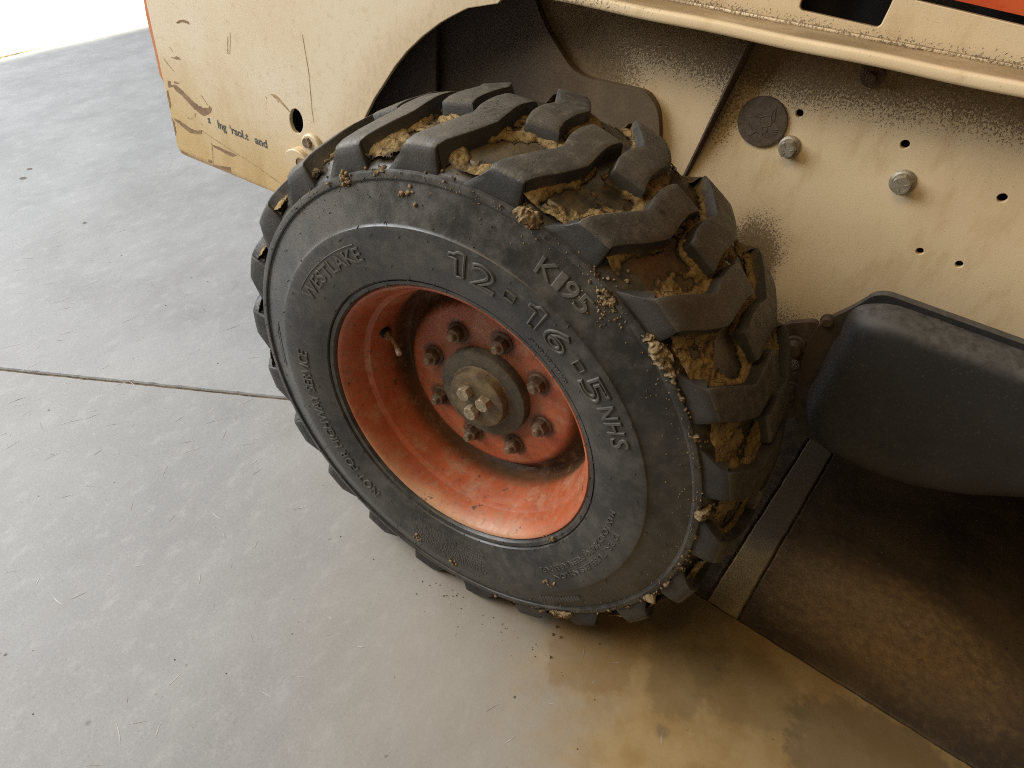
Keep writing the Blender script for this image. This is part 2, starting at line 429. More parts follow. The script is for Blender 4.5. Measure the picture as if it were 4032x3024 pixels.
t = NT('decal_print', .6); M['print'] = t.out(t.mix(t.rng(t.noise(300, 4), .55, .7), (.065, .075, .075), (.16, .14, .10)))
t = NT('bare_primer', .8)
M['scrape'] = t.out(t.mix(t.rng(t.noise(70, 5, .7), .35, .65), (.20, .125, .068), (.30, .195, .11)), None, t.bump(t.noise(300, 4), .4, .001))
t = NT('scratch_brown', .8); M['scratch'] = t.out(t.mix(t.rng(t.noise(120, 4), .4, .6), (.30, .21, .11), (.48, .36, .20)))

# cream paint of the upright plate: streaks of clay, more of it low down
t = NT('cream_paint_plate', .42)
x, y, z = t.xyz()
n1 = t.noise(5, 5, .6); st = t.noise(16, 6, .65, t.map((1, 1, .16))); n2 = t.noise(120, 5, .7, t.map((1, 1, .5))); n3 = t.noise(420, 3, .7)
c = t.mix(t.rng(n1, .35, .65), (.74, .63, .455), (.78, .68, .51))
low = t.rng(t.m_('ADD', z, t.m_('MULTIPLY', t.m_('SUBTRACT', n1, .5), .22)), .70, .44)
c = t.mix(t.m_('MULTIPLY', low, .80), c, (.56, .38, .14)); c = t.mix(t.rng(t.noise(55, 6, .7), .52, .70, 0, .30), c, (.46, .31, .13))
c = t.mix(t.m_('MULTIPLY', t.rng(st, .47, .68), t.m_('ADD', t.m_('MULTIPLY', low, .40), .07)), c, (.42, .26, .075))
c = t.mix(t.m_('MULTIPLY', t.rng(n2, .60, .74), t.m_('ADD', t.m_('MULTIPLY', low, .5), .12)), c, (.33, .19, .055))
edge = t.rng(t.m_('ADD', z, t.m_('MULTIPLY', n2, .014)), .446, .428)
c = t.mix(t.m_('MULTIPLY', edge, .8), c, (.20, .115, .05))
# spatter along the wheel arch
ra = t.dist((0, .31, ZA), (1, 0, 1))
arch = t.m_('MULTIPLY', t.rng(ra, .565, .505), t.rng(n2, .48, .62))
c = t.mix(t.m_('MULTIPLY', arch, .22), c, (.40, .26, .11)); c = t.mix(t.rng(ra, .56, .50, 0, .35), c, (.50, .34, .15))
M['plate'] = t.out(c, t.rng(st, .3, .7, .35, .6), t.bump(t.m_('ADD', n3, t.m_('MULTIPLY', n1, .6)), .15, .0008))

# cream paint of the chassis side: mud spatter thrown up by the wheel, ledge and arch shade mixed in
def mat_chassis(name, kind):
    t = NT(name, .5)
    x, y, z = t.xyz()
    n1 = t.noise(6, 5, .6); sp = t.noise(360, 4, .66, t.map((1, 1, .8), (0, .5, 0))); sp2 = t.noise(170, 5, .7); n3 = t.noise(500, 2, .6)
    c = t.mix(t.rng(n1, .35, .65), (.76, .60, .375), (.80, .65, .42))
    lo = t.m_('MULTIPLY', t.m_('SUBTRACT', n1, .5), .06)
    stk = t.noise(26, 5, .65, t.map((1.4, 1, .5), (0, .35, 0)))
    c = t.mix(t.rng(stk, .50, .70, 0, .30), c, (.50, .33, .14))
    if kind == 'wall':
        zz = t.m_('ADD', t.m_('SUBTRACT', z, t.m_('MULTIPLY', x, -.02)), lo)
        lim = t.m_('SUBTRACT', zz, t.m_('MULTIPLY', t.rng(x, .12, .5), .045))
        m1 = t.rng(lim, .765, .905, 0, .86)                              # thick under the ledge: spatter with the ledge's shade put in
        m2 = t.rng(t.m_('ADD', t.dist((.268, .40, .615), (12.0, 1, 7.5)), t.m_('MULTIPLY', n1, .6)), 1.40, .40, 0, .92)  # thrown off the tread
        m3 = t.rng(t.m_('ADD', x, lo), .14, -.10)                # deep in the wheel arch: dirt, darkened further to stand for shade
        m4 = t.rng(t.dist((.165, .4, .84), (16, 1, 5)), 1.0, .1, 0, .55)
        m5 = t.rng(z, .66, .50, 0, .65)
        mk = t.m_('MAXIMUM', t.m_('MAXIMUM', m1, m2), t.m_('MAXIMUM', m3, t.m_('MAXIMUM', m4, m5)))
        mk = t.m_('MAXIMUM', mk, t.rng(t.noise(14, 4), .35, .7, .10, .30))
    else:
        up = t.n('ShaderNodeSeparateXYZ', {0: t.n('ShaderNodeNewGeometry').outputs['True Normal']}).outputs[2]
        upm = t.m_('MULTIPLY', t.rng(up, .5, .9), t.rng(y, .318, .330))
        zr = t.m_('SUBTRACT', z, t.m_('MULTIPLY', x, .05))
        bandd = t.m_('MULTIPLY', t.rng(zr, .953, .934), t.rng(y, .36, .37))
        mk = t.m_('ADD', .22, t.m_('MULTIPLY', bandd, .30))
        mk = t.m_('ADD', mk, t.rng(x, .16, -.1, 0, .30))
        c = t.mix(t.m_('MULTIPLY', upm, t.rng(t.noise(30, 5, .7, t.map((.35, 1, 1))), .25, .62, .6, .92)), c, (.23, .155, .075))
    th = t.m_('SUBTRACT', .80, t.m_('MULTIPLY', mk, .50))
    s = t.rng(t.m_('SUBTRACT', sp, th), -.035, .045)
    s2 = t.rng(t.m_('SUBTRACT', sp2, t.m_('ADD', th, .03)), -.04, .06)
    s = t.m_('MAXIMUM', s, t.m_('MULTIPLY', s2, .7))
    dirt = t.mix(t.rng(sp2, .35, .65), (.115, .075, .040), (.21, .145, .078))
    c = t.mix(t.m_('MULTIPLY', t.rng(mk, .1, .95), .48), c, (.36, .24, .11))
    c = t.mix(t.m_('MULTIPLY', s, .85), c, dirt)
    return t.out(c, t.rng(s, 0, 1, .45, .9), t.bump(t.m_('ADD', t.m_('MULTIPLY', s, 1.0), t.m_('MULTIPLY', n3, .2)), .5, .0016))
M['wall'] = mat_chassis('cream_paint_spatter_shade', 'wall')
M['ledge'] = mat_chassis('cream_paint_ledge', 'ledge')
t = NT('dirt_brown_shaded', .8)
n1 = t.noise(12, 6, .65); n2 = t.noise(200, 4, .7)
c = t.mix(t.rng(n1, .35, .65), (.13, .092, .055), (.185, .132, .078)); c = t.mix(t.rng(n2, .55, .72, 0, .6), c, (.09, .058, .032))
x, y, z = t.xyz(); c = t.mix(t.rng(t.m_('ADD', x, t.m_('MULTIPLY', n1, .12)), .04, -.12, 0, .85), c, (.040, .031, .027))  # darker to the left: shade inside the arch put into the colour
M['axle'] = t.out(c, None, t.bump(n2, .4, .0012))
t = NT('orange_paint_plate', .5)
n1 = t.noise(40, 5, .7)
M['orange_plate'] = t.out(t.mix(t.rng(n1, .5, .7), (.52, .20, .09), (.34, .15, .07)))
t = NT('orange_panel', .4); M['orange_panel'] = t.out(t.mix(t.rng(t.noise(50, 4), .4, .6), (.60, .085, .022), (.64, .11, .03)))
t = NT('black_plastic', .55)
n1 = t.noise(5, 5, .6); n2 = t.noise(90, 5, .7); n3 = t.noise(900, 2, .6)
nz = t.n('ShaderNodeSeparateXYZ', {0: t.n('ShaderNodeNewGeometry').outputs['Normal']}).outputs[2]
c = t.mix(t.rng(n1, .35, .65), (.017, .0175, .0185), (.027, .027, .0275))
c = t.mix(t.m_('MULTIPLY', t.rng(nz, .15, .8), t.rng(n2, .3, .7, .3, .9)), c, (.105, .095, .083)); c = t.mix(t.rng(t.noise(300, 3, .7), .58, .70, 0, .5), c, (.09, .08, .065))
c = t.mix(t.rng(n2, .66, .74, 0, .4), c, (.10, .08, .055))
x, y, z = t.xyz(); c = t.mix(t.m_('MULTIPLY', t.rng(t.m_('ADD', x, t.m_('MULTIPLY', t.m_('SUBTRACT', n2, .5), .06)), .436, .415), .85), c, (.060, .040, .026))
M['plastic'] = t.out(c, t.rng(n2, .3, .7, .5, .7), t.bump(t.m_('ADD', n3, n2), .25, .0006))

# ------------------------------------------------------------------ the setting: floor
floor = mesh_obj('floor', [(-2.93, -4, -.05), (3.5, -4, -.05), (3.5, 4, -.05), (-2.93, 4, -.05), (-2.93, -4, -.0048), (3.5, -4, -.0048), (3.5, 4, -.0048), (-2.93, 4, -.0048)],
                 [(0, 3, 2, 1), (4, 5, 6, 7), (0, 1, 5, 4), (1, 2, 6, 5), (2, 3, 7, 6), (3, 0, 4, 7)], M['joint'], smooth=False)
tag(floor, 'grey concrete workshop floor with saw-cut joints', kind='structure')
def wobble(poly, amp=.0017, step=.012, lim=2.2):
    out = []; n = len(poly)
    for i in range(n):
        a = np.array(poly[i]); b = np.array(poly[(i + 1) % n]); L = np.linalg.norm(b - a)
        k = max(1, int(min(L, 6) / step)) if max(np.abs(a).max(), np.abs(b).max()) < lim + 9 else 1
        if L > 3.9: k = max(k // 3, 1)
        for j in range(k): out.append(tuple(a + (b - a) * j / k))
    P = np.array(out); q = np.column_stack([P * 60, np.zeros(len(P))])
    P = P + amp * 2 * (np.column_stack([fbm(q, 3, 3), fbm(q, 3, 9)]) - .5)
    return [tuple(p) for p in P]
def slab(poly, mat):
    poly = wobble(poly); n = len(poly); P = np.array(poly)
    T = np.roll(P, -1, 0) - np.roll(P, 1, 0); T /= np.linalg.norm(T, axis=1)[:, None] + 1e-9
    N = np.column_stack([-T[:, 1], T[:, 0]])
    ins = P + N * .0028
    V = [(p[0], p[1], -.03) for p in P] + [(p[0], p[1], -.0035) for p in P] + [(p[0], p[1], 0) for p in ins]
    F = [tuple(2 * n + i for i in range(n))]
    for i in range(n):
        j = (i + 1) % n
        F += [(i, j, n + j, n + i), (n + i, n + j, 2 * n + j, 2 * n + i)]
    bm = bmesh.new(); bv = [bm.verts.new(v) for v in V]
    for f in F: bm.faces.new([bv[i] for i in f])
    bmesh.ops.triangulate(bm, faces=[f for f in bm.faces if len(f.verts) > 4])
    return from_bm('slab', bm, mat, floor, smooth=False)
JX, JY = -0.3289, 0.3122                       # where the slanting joint meets the long one
dj = np.array([-1.1332 - JX, -.1384 - JY]); dj /= np.linalg.norm(dj)
far = np.array([JX, JY]) + dj * 2.9
g = .0014
nrm = np.array([-dj[1], dj[0]]) * .0027
def Ry(x): return .257 - (x - .3997) * .0757
def XL(y): return .4336 + (y - .2652) * .0970
def XR(y): return .4961 + (y - .2583) * .0955
s0 = [tuple(far + nrm), (far[0] + nrm[0], -3.6), (3.3, -3.6), (3.3, Ry(3.3) - g), (JX + .004, JY - g)]
slab(s0, M['slab_front'])
slab([(-2.925, far[1] - .2), tuple(far - nrm), (JX - .004, JY + g), (XL(.25) - .002, Ry(XL(.25)) + g), (XL(.9) - .002, .9), (XL(3.6) - .002, 3.6), (-3.02, 3.6), (-2.958, 1.7064), (-2.896, .9206)], M['slab'])
slab([(XL(.25) + .002, Ry(XL(.25)) + g), (XR(.25) - .0018, Ry(XR(.25)) + g), (XR(.9) - .0018, .9), (XR(3.6) - .0018, 3.6), (XL(3.6) + .002, 3.6), (XL(.9) + .002, .9)], M['slab_strip'])
slab([(XR(.25) + .0018, Ry(XR(.25)) + g), (3.3, Ry(3.3) + g), (3.3, 3.6), (XR(3.6) + .0018, 3.6), (XR(.9) + .0018, .9)], M['slab_oil'])
yard = mesh_obj('yard_pavement', [(-14, -9, -.02), (-2.93, -9, -.02), (-2.93, 12, -.02), (-14, 12, -.02), (-14, -9, -.008), (-2.90, -9, -.008), (-2.90, 12, -.008), (-14, 12, -.008)],
                [(0, 3, 2, 1), (4, 5, 6, 7), (0, 1, 5, 4), (1, 2, 6, 5), (2, 3, 7, 6), (3, 0, 4, 7)], M['yard'], smooth=False)
tag(yard, 'sunlit concrete pavement outside the open door', kind='structure')

# ------------------------------------------------------------------ the loader
loader = empty('skid_steer_loader', (0, 0, 0))
tag(loader, 'muddy cream and orange skid steer loader with a lugged black tyre on an orange wheel', 'loader')

# ---- wheel
wheel = empty('wheel', (0, 0, ZA), loader)
YC = .133; PITCH = 360 / 22
def carc(y): u = (y - YC) / .133; return .4080 - .013 * u * u - .007 * u ** 6
prof = [(.2185, .016), (.2228, .006), (.2246, -.001), (.2268, -.0048), (.2325, -.0062), (.2332, -.0040), (.2344, -.0038), (.2352, -.0078), (.2362, -.0090), (.239, -.0098), (.245, -.0120), (.255, -.0152), (.268, -.0180), (.282, -.0198), (.296, -.0207), (.306, -.0206), (.3118, -.0203), (.3132, -.0199), (.3145, -.0184), (.3168, -.0172), (.3215, -.0155), (.330, -.0128), (.340, -.0095), (.350, -.0062), (.3585, -.0032), (.3640, -.0012), (.3656, -.0016), (.3664, -.0034), (.3680, -.0042), (.3740, -.0034), (.3764, -.0022), (.3772, .0008), (.3795, .0035), (.3830, .0075), (.3872, .014)]
ys = np.linspace(.022, YC * 2 - .022, 22)
prof = prof + [(carc(y), y) for y in ys] + [(r, 2 * YC - y) for r, y in reversed(prof)]
revolve('tyre', prof, [M['side'], M['void']], wheel, n=360)
ty = bpy.data.objects['tyre'].data
for p in ty.polygons:
    if abs(p.center.y - YC) < YC - .006 and math.hypot(p.center.x, p.center.z) > .377: p.material_index = 1
# dark floor of the void between lugs keeps a slight waviness
# lugs
def rtop(y): u = (y - YC) / .13; return .4295 - .0165 * u * u
def spline(P, n):
    P = np.array(P, float); k = len(P); out = []
    tt = np.linspace(0, k - 1, n)
    for t_ in tt:
        i = min(int(t_), k - 2); f = t_ - i
        lin = P[i] * (1 - f) + P[i + 1] * f
        p0 = P[max(i - 1, 0)]; p3 = P[min(i + 2, k - 1)]
        cr = .5 * ((2 * P[i]) + (-p0 + P[i + 1]) * f + (2 * p0 - 5 * P[i] + 4 * P[i + 1] - p3) * f * f + (-p0 + 3 * P[i] - 3 * P[i + 1] + p3) * f ** 3)
        out.append(lin * .8 + cr * .2)
    return np.array(out)
UP = [(3.2, .006), (.5, .040), (-2.7, .080), (-1.9, .108), (-1.8, .138), (-2.7, .163)]
LO = [(-3.1, .006), (-6.0, .038), (-8.1, .072), (-7.7, .106), (-7.6, .134), (-8.4, .158)]
NS = 18
U = spline(UP, NS); L = spline(LO, NS)
cs = [(-.115, 'b'), (-.05, 'm'), (.0, 's'), (.012, 'r'), (.035, 't'), (.2, 't'), (.4, 't'), (.6, 't'), (.8, 't'), (.965, 't'), (.988, 'r'), (1.0, 's'), (1.05, 'm'), (1.115, 'b')]
def lug_mesh(far=False, seed=0):
    rows = []
    def section(u, l, dr, base_r=None, ysh=0.0, flat=False):
        row = []
        for s, k in cs:
            a = u[0] * (1 - s) + l[0] * s; y = u[1] * (1 - s) + l[1] * s
            rt = rtop(y) - dr
            if k == 't': r = rt
            elif k == 'r': r = rt - .0004
            elif k == 's': r = rt - .0020
            elif k == 'm': r = (rt - .0045) * .3 + (base_r or carc(y)) * .7
            else: r = (base_r or carc(y)) - .005
            row.append((a, y + (ysh if k in 'mb' else 0), r))
        return row
    # sidewall tail that flares out down to the rib
    def tail(f, a0, a1, rt, yy):
        row = []
        for s, k in cs:
            ss = min(max(s, 0), 1); a = a0 * (1 - ss) + a1 * ss
            if k == 't': row.append((a, yy, rt))
            elif k == 'r': row.append((a, yy + .0008, rt - .0004))
            elif k == 's': row.append((a, yy + .0035, rt - .001))
            elif k == 'm': row.append((a + (.35 if s < .5 else -.25), yy + .010, rt - .004 + f * .002))
            else: row.append((a + (.6 if s < .5 else -.4), yy + .020, rt - .008))
        return row
    rows.append(tail(0, 8.4, -3.4, .3765, .0012))
    rows.append(tail(.3, 6.8, -3.35, .3850, .0008))
    rows.append(tail(.7, 4.6, -3.2, .3975, .0012))
    rows.append(tail(1, 3.3, -3.0, .4075, .0026))
    for i in range(NS):
        dr = .0022 if i == 0 else 0.0
        if i == NS - 1: dr = .0012
        rows.append(section(U[i], L[i], dr))
    ue, le = U[-1], L[-1]
    d = np.array([-.25, .0016]); rows.append(section(ue + d, le + d, .005))
    d = np.array([-.45, .0050]); rw = section(ue + d, le + d, .0)
    rows.append([(a, y, min(r, carc(y) - .005 + .0)) for a, y, r in rw])
    R = np.array(rows); nr, nc = R.shape[:2]
    a = np.radians(R[..., 0]); y = R[..., 1].copy(); r = R[..., 2].copy()
    # chunky wear
    P = np.stack([r * np.cos(a) * 40, y * 40, r * np.sin(a) * 40], -1)
    r = r + (fbm(P, 3, 5 + seed) - .5) * .0022
    if far: y = 2 * YC - y
    V = np.stack([r * np.cos(a), y, r * np.sin(a)], -1).reshape(-1, 3)
    F = []; mi = []
    for i in range(nr - 1):
        for j in range(nc - 1):
            f = (i * nc + j, i * nc + j + 1, (i + 1) * nc + j + 1, (i + 1) * nc + j)
            F.append(f if not far else f[::-1])
            topf = cs[j][1] in 'tr' and cs[j + 1][1] in 'tr' and 3 <= i < nr - 2
            mi.append(0 if topf else 1)
    return V, F, mi
def new_lug(V, F, mi):
    me = bpy.data.meshes.new('tread_lug')
    me.from_pydata([tuple(v) for v in V], [], F)
    me.materials.append(M['top']); me.materials.append(M['flank'])
    me.polygons.foreach_set('material_index', mi); me.polygons.foreach_set('use_smooth', [True] * len(F))
    bm = bmesh.new(); bm.from_mesh(me); bmesh.ops.recalc_face_normals(bm, faces=bm.faces)
    # normals must point away from the axle
    s = sum(f.normal.dot(Vector((f.calc_center_median().x, 0, f.calc_center_median().z))) for f in bm.faces)
    if s < 0: bmesh.ops.reverse_faces(bm, faces=bm.faces)
    bm.to_mesh(me); bm.free(); me.set_sharp_from_angle(angle=math.radians(48)); me.update()
    return me
protos = {}
for far_ in (False, True):
    for v in range(3): protos[(far_, v)] = new_lug(*lug_mesh(far_, v * 31 + (100 if far_ else 0)))
for far_ in (False, True):
    for k in range(22):
        th = 83.5 + k * PITCH + (-PITCH / 2 if far_ else 0) + rng.uniform(-.15, .15)
        me = protos[(far_, k % 3)]
        low = abs(((th - 272 + 180) % 360) - 180) < 24
        o = bpy.data.objects.new('tread_lug', me.copy() if low else me)
        link(o, wheel); o.rotation_euler = (0, -math.radians(th), 0)
        if low:                                  # pressed flat where it stands on the floor
            R3 = Matrix.Rotation(-math.radians(th), 3, 'Y'); Ri = R3.inverted()
            for v_ in o.data.vertices:
                q = R3 @ v_.co
                if q.z < -ZA + .0006:
                    q.y += (q.y - YC) * .05 * min((-ZA - q.z) / .01, 1)
                    q.z = -ZA + .0006; v_.co = Ri @ q

# rim barrel, disc, hub
revolve('rim', [(.2195, .020), (.2225, .010), (.2242, .004), (.2236, .0008), (.2215, -.0006), (.2190, .0004), (.2165, .0035), (.2135, .0085), (.2100, .016), (.2065, .026), (.2045, .036), (.2035, .0405), (.2010, .0430), (.1960, .0460), (.1935, .0540), (.1905, .066), (.1872, .078), (.1862, .092), (.1858, .106), (.1835, .118), (.1800, .125), (.1760, .128), (.176, .134), (.20, .134)], M['orange'], wheel, n=256)
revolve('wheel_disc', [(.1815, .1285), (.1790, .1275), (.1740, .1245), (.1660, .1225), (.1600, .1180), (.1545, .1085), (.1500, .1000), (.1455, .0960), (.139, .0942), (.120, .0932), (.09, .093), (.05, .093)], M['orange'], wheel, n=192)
revolve('hub_flange', [(.05, .0745), (.058, .0745), (.0725, .0760), (.0755, .0772), (.0770, .0800), (.0775, .0935)], M['hub'], wheel, n=128)
revolve('hub_cap', [(.0005, .0592), (.030, .0590), (.0455, .0596), (.0482, .0606), (.0493, .0632), (.0497, .0690), (.0515, .0735), (.0545, .0752)], M['hubcap'], wheel, n=128)
def stud_nut_bm(seed):
    r = random.Random(seed); bm = bmesh.new(); a0 = r.uniform(0, 1)
    h = .013 + r.uniform(-.001, .0015); ln = .0235 + r.uniform(-.002, .003)
    lathe_bm(bm, [(.0165, -.001), (.0172, .0), (.0172, .0012), (.0150, .0028), (.0148, .003)], 24, a0)
    lathe_bm(bm, [(.0128, .002), (.0130, .0035), (.0128, h), (.0108, h + .0016)], 24, a0, hexa={0, 1, 2})
    pr = [(.0066, h)]
    z = h
    while z < ln - .002:
        pr += [(.0066, z + .0004), (.0059, z + .0009), (.0066, z + .0014)]; z += .0016
    pr += [(.0060, ln - .001), (.0050, ln)]
    lathe_bm(bm, pr, 14, a0)
    for f in bm.faces:
        c_ = f.calc_center_median()
        if -c_.y > h + .0015 and math.hypot(c_.x, c_.z) < .0075: f.material_index = 1
    return bm
PH = 174.2 - 48 - .7
for k in range(8):
    th = math.radians(PH - 45 * k)
    o = from_bm('lug_nut', stud_nut_bm(k), [M['nut'], M['stud']], wheel); flat_auto(o, 30)
    o.location = (.1034 * math.cos(th), .093, .1034 * math.sin(th))
def hex_bm(rad, h, flange=None, a0=0.0, mark=True):
    bm = bmesh.new()
    if flange: lathe_bm(bm, [(flange, -.002), (flange, .0008), (flange * .94, .0022), (rad * 1.02, .0042)], 24, a0)
    b = .003 if flange else -.001
    lathe_bm(bm, [(rad, b), (rad, h - .0012), (rad * .86, h)], 24, a0, hexa={0, 1})
    if mark:
        for q in range(3):
            a = a0 + q * 2.1
            p0 = Vector((rad * .35 * math.cos(a), -h - .0001, rad * .35 * math.sin(a))); p1 = Vector((rad * .7 * math.cos(a), -h - .0001, rad * .7 * math.sin(a)))
            tube(bm, [p0, p1], rad * .05, 5)
    return bm
for a, r_, a0 in ((146, .0205, .2), (26, .0190, .9), (-96, .0205, .5)):
    o = from_bm('hub_bolt', hex_bm(.0120, .0125, None, a0), M['bolthead'], wheel); flat_auto(o, 30)
    o.location = (r_ * math.cos(math.radians(a)), .0592, r_ * math.sin(math.radians(a)))
# tyre valve
va = math.radians(169)
def wp(r, y, a=va): return Vector((r * math.cos(a), y, r * math.sin(a)))
bm = bmesh.new(); tube(bm, [wp(.190, .071), wp(.1835, .0695), wp(.183, .0695)], [.0095, .0095, .008], 20)
o = from_bm('valve_grommet', bm, M['black'], wheel); flat_auto(o)
bm = bmesh.new(); tube(bm, [wp(.1845, .0698), wp(.1765, .068), wp(.1755, .0678)], [.0078, .0078, .0062], 6); tube(bm, [wp(.177, .068), wp(.168, .0655), wp(.158, .0605), wp(.149, .0545)], [.0042, .0040, .0037, .0036], 12)
o = from_bm('valve_stem', bm, M['brass'], wheel); flat_auto(o)
bm = bmesh.new(); tube(bm, [wp(.150, .0552), wp(.1475, .0535), wp(.1415, .0493), wp(.1405, .0487)], [.0044, .0048, .0044, .0030], 14)
o = from_bm('valve_cap', bm, M['cap'], wheel); flat_auto(o)

# raised lettering on the sidewall
PR = np.array([(r, y) for r, y in prof[:34]]); PR = PR[np.argsort(PR[:, 0])]
def side_y(r): return np.interp(r, PR[:, 0], PR[:, 1])
def glyphs(s, size, outline=False, shear=0.0, lw=.03, depth=.02, bold=0.0):
    cu = bpy.data.curves.new('t', 'FONT'); cu.body = s; cu.size = size; cu.resolution_u = 3; cu.shear = shear
    if outline: cu.fill_mode = 'NONE'; cu.bevel_depth = lw * size; cu.bevel_resolution = 1
    else: cu.extrude = depth * size; cu.bevel_depth = .012 * size; cu.offset = bold; cu.bevel_resolution = 0
    ob = bpy.data.objects.new('t', cu); COL.objects.link(ob)
    dg = bpy.context.evaluated_depsgraph_get()
    me = bpy.data.meshes.new_from_object(ob.evaluated_get(dg))
    V = np.array([v.co[:] for v in me.vertices]).reshape(-1, 3); F = [tuple(p.vertices) for p in me.polygons]
    bpy.data.objects.remove(ob); bpy.data.curves.remove(cu); bpy.data.meshes.remove(me)
    return V, F
def arc_text(s, th0, th1, r0, h, outline=False, name='lettering', shear=0.0, lift=.0004, lw=.03, relief=1.9, depth=.03):
    """text from angle th0 to th1 (degrees, clockwise), base at radius r0, capital height h"""
    if s in '1-' and outline:
        b1 = bmesh.new(); pts = [(0, .22), (0, .47), (.4, .47), (.4, .22)] if s == '-' else [(.0, .52), (.0, .62), (.12, .64), (.20, .73), (.36, .73), (.36, 0), (.17, 0), (.17, .52)]
        pp = []
        for (ax, ay), (bx, by) in zip(pts, pts[1:] + pts[:1]): pp += [(ax + (bx - ax) * q / 4, ay + (by - ay) * q / 4, 0) for q in range(4)]
        tube(b1, pp + pp[:1], lw, 6, False); b1.verts.index_update()
        V = np.array([v.co[:] for v in b1.verts]); F = [tuple(v.index for v in f.verts) for f in b1.faces]; b1.free()
    else: V, F = glyphs(s, 1.0, outline, shear, lw, depth)
    x0, x1 = V[:, 0].min(), V[:, 0].max()
    cap = .73
    u = (V[:, 0] - x0) / (x1 - x0); r = r0 + V[:, 1] / cap * h
    th = np.radians(th0 + (th1 - th0) * u)
    y = side_y(np.clip(r, .2345, .372)) - lift - V[:, 2] * h * relief
    W = np.stack([r * np.cos(th), y, r * np.sin(th)], 1)
    o = mesh_obj(name, W, [f[::-1] for f in F], M['letter'], wheel)
    bm = bmesh.new(); bm.from_mesh(o.data); bmesh.ops.recalc_face_normals(bm, faces=bm.faces); bm.to_mesh(o.data); bm.free()
    o.data.set_sharp_from_angle(angle=math.radians(40))
    return o
for ch, tc, wd in (('1', 89.3, 5.0), ('2', 81.5, 7.6), ('-', 73.9, 3.4), ('1', 66.6, 5.0), ('6', 58.8, 7.4), ('-', 50.8, 3.2), ('5', 44.0, 7.4)):
    arc_text(ch, tc + wd / 2, tc - wd / 2, .2695, .0345, True, lw=.034)
for ch, tc, wd in (('N', 37.3, 3.6), ('H', 32.9, 3.4), ('S', 28.5, 3.0)): arc_text(ch, tc + wd / 2, tc - wd / 2, .2755, .026, False)
for ch, tc, wd in (('K', 70.2, 4.0), ('1', 66.9, 1.8), ('9', 64.2, 3.0), ('5', 60.9, 3.0)): arc_text(ch, tc + wd / 2, tc - wd / 2, .3320, .0215, False)
arc_text('WESTLAKE', 154.5, 121.5, .2705, .0205, False, relief=1.3)
bm = bmesh.new()
tube(bm, [wp(.2945, side_y(.2945) - .0003, math.radians(a)) for a in np.linspace(153.5, 122.5, 40)], .0009, 6)
from_bm('lettering_bar', bm, M['letter'], wheel)
arc_text('NOT FOR HIGHWAY SERVICE', 241.5, 178.5, .2690, .0190, False)
arc_text('STANDARD RIM 9.75', 64.2, 47.6, .2445, .0062, False)
arc_text('MAX LOAD 2865Kg PRESSURE 550KPa', 3.5, -45.5, .2650, .0088, False)
arc_text('12 P.R. TUBELESS NYLON', -4.0, -41.0, .2805, .0088, False)
# fine moulded lines too small to read
bm = bmesh.new(); rr_ = random.Random(3)
def dash(bm, r, a0, a1, h):
    y0 = float(side_y(r)) - .0002
    vs = []
    for (rr2, aa, dy) in ((r, a0, 0), (r, a1, 0), (r + h, a1, 0), (r + h, a0, 0), (r + h * .15, a0 - .05, .0007), (r + h * .15, a1 + .05, .0007), (r + h * .85, a1 + .05, .0007), (r + h * .85, a0 - .05, .0007)):
        a_ = math.radians(aa); vs.append(bm.verts.new((rr2 * math.cos(a_), y0 - dy, rr2 * math.sin(a_))))
    bm.faces.new(vs[4:8])
    for i in range(4): bm.faces.new((vs[i], vs[(i + 1) % 4], vs[4 + (i + 1) % 4], vs[4 + i]))
for ln in range(9):
    r = .2480 + ln * .0058; a = 257 + ln * .35
    while a < 287.5 + ln * .2:
        wd = rr_.uniform(.25, .55); dash(bm, r, a + wd, a, .0042); a += wd + rr_.choice((.18, .18, .18, .6))
for r, a, e in ((.330, 306, 320), ):
    while a < e: dash(bm, r, a + .8, a, .011); a += 1.05
tag(from_bm('moulded_print', bm, M['letter'], wheel), kind='stuff')
bm = bmesh.new()
def ring_path(pts): tube(bm, [wp(r, float(side_y(r)) - .0002, math.radians(a)) for r, a in pts], .0007, 5)
ring_path([(.336, 174.5), (.333, 178), (.331, 183), (.331, 189.5)]); ring_path([(.336, 174.5), (.3395, 178.5), (.338, 189.5)]); ring_path([(.331, 189.5), (.338, 189.5)])
from_bm('rotation_arrow', bm, M['letter'], wheel)
# rubber vent nibs
bm = bmesh.new(); rn = random.Random(9)
for ring_r, n_ in ((.2362, 40), (.2275, 30), (.262, 26), (.300, 34), (.3165, 30), (.345, 26), (.3705, 44)):
    for k in range(n_):
        a = 2 * math.pi * (k + rn.uniform(-.22, .22)) / n_
        if rn.random() < .15: continue
        r = ring_r + rn.uniform(-.005, .005) * (1 if ring_r > .25 and ring_r < .36 else .2); y0 = float(side_y(r)); p = wp(r, y0 + .0005, a)
        l_ = rn.uniform(.0015, .0055); d = Vector((rn.uniform(-.6, .6), -1, rn.uniform(-.6, .6) - .25)).normalized()
        tube(bm, [p, p + d * l_ * .6, p + (d + Vector((0, 0, -.25))) * l_], [.0009, .0007, .0005], 5)
tag(from_bm('rubber_nib', bm, M['flank'], wheel), kind='stuff')

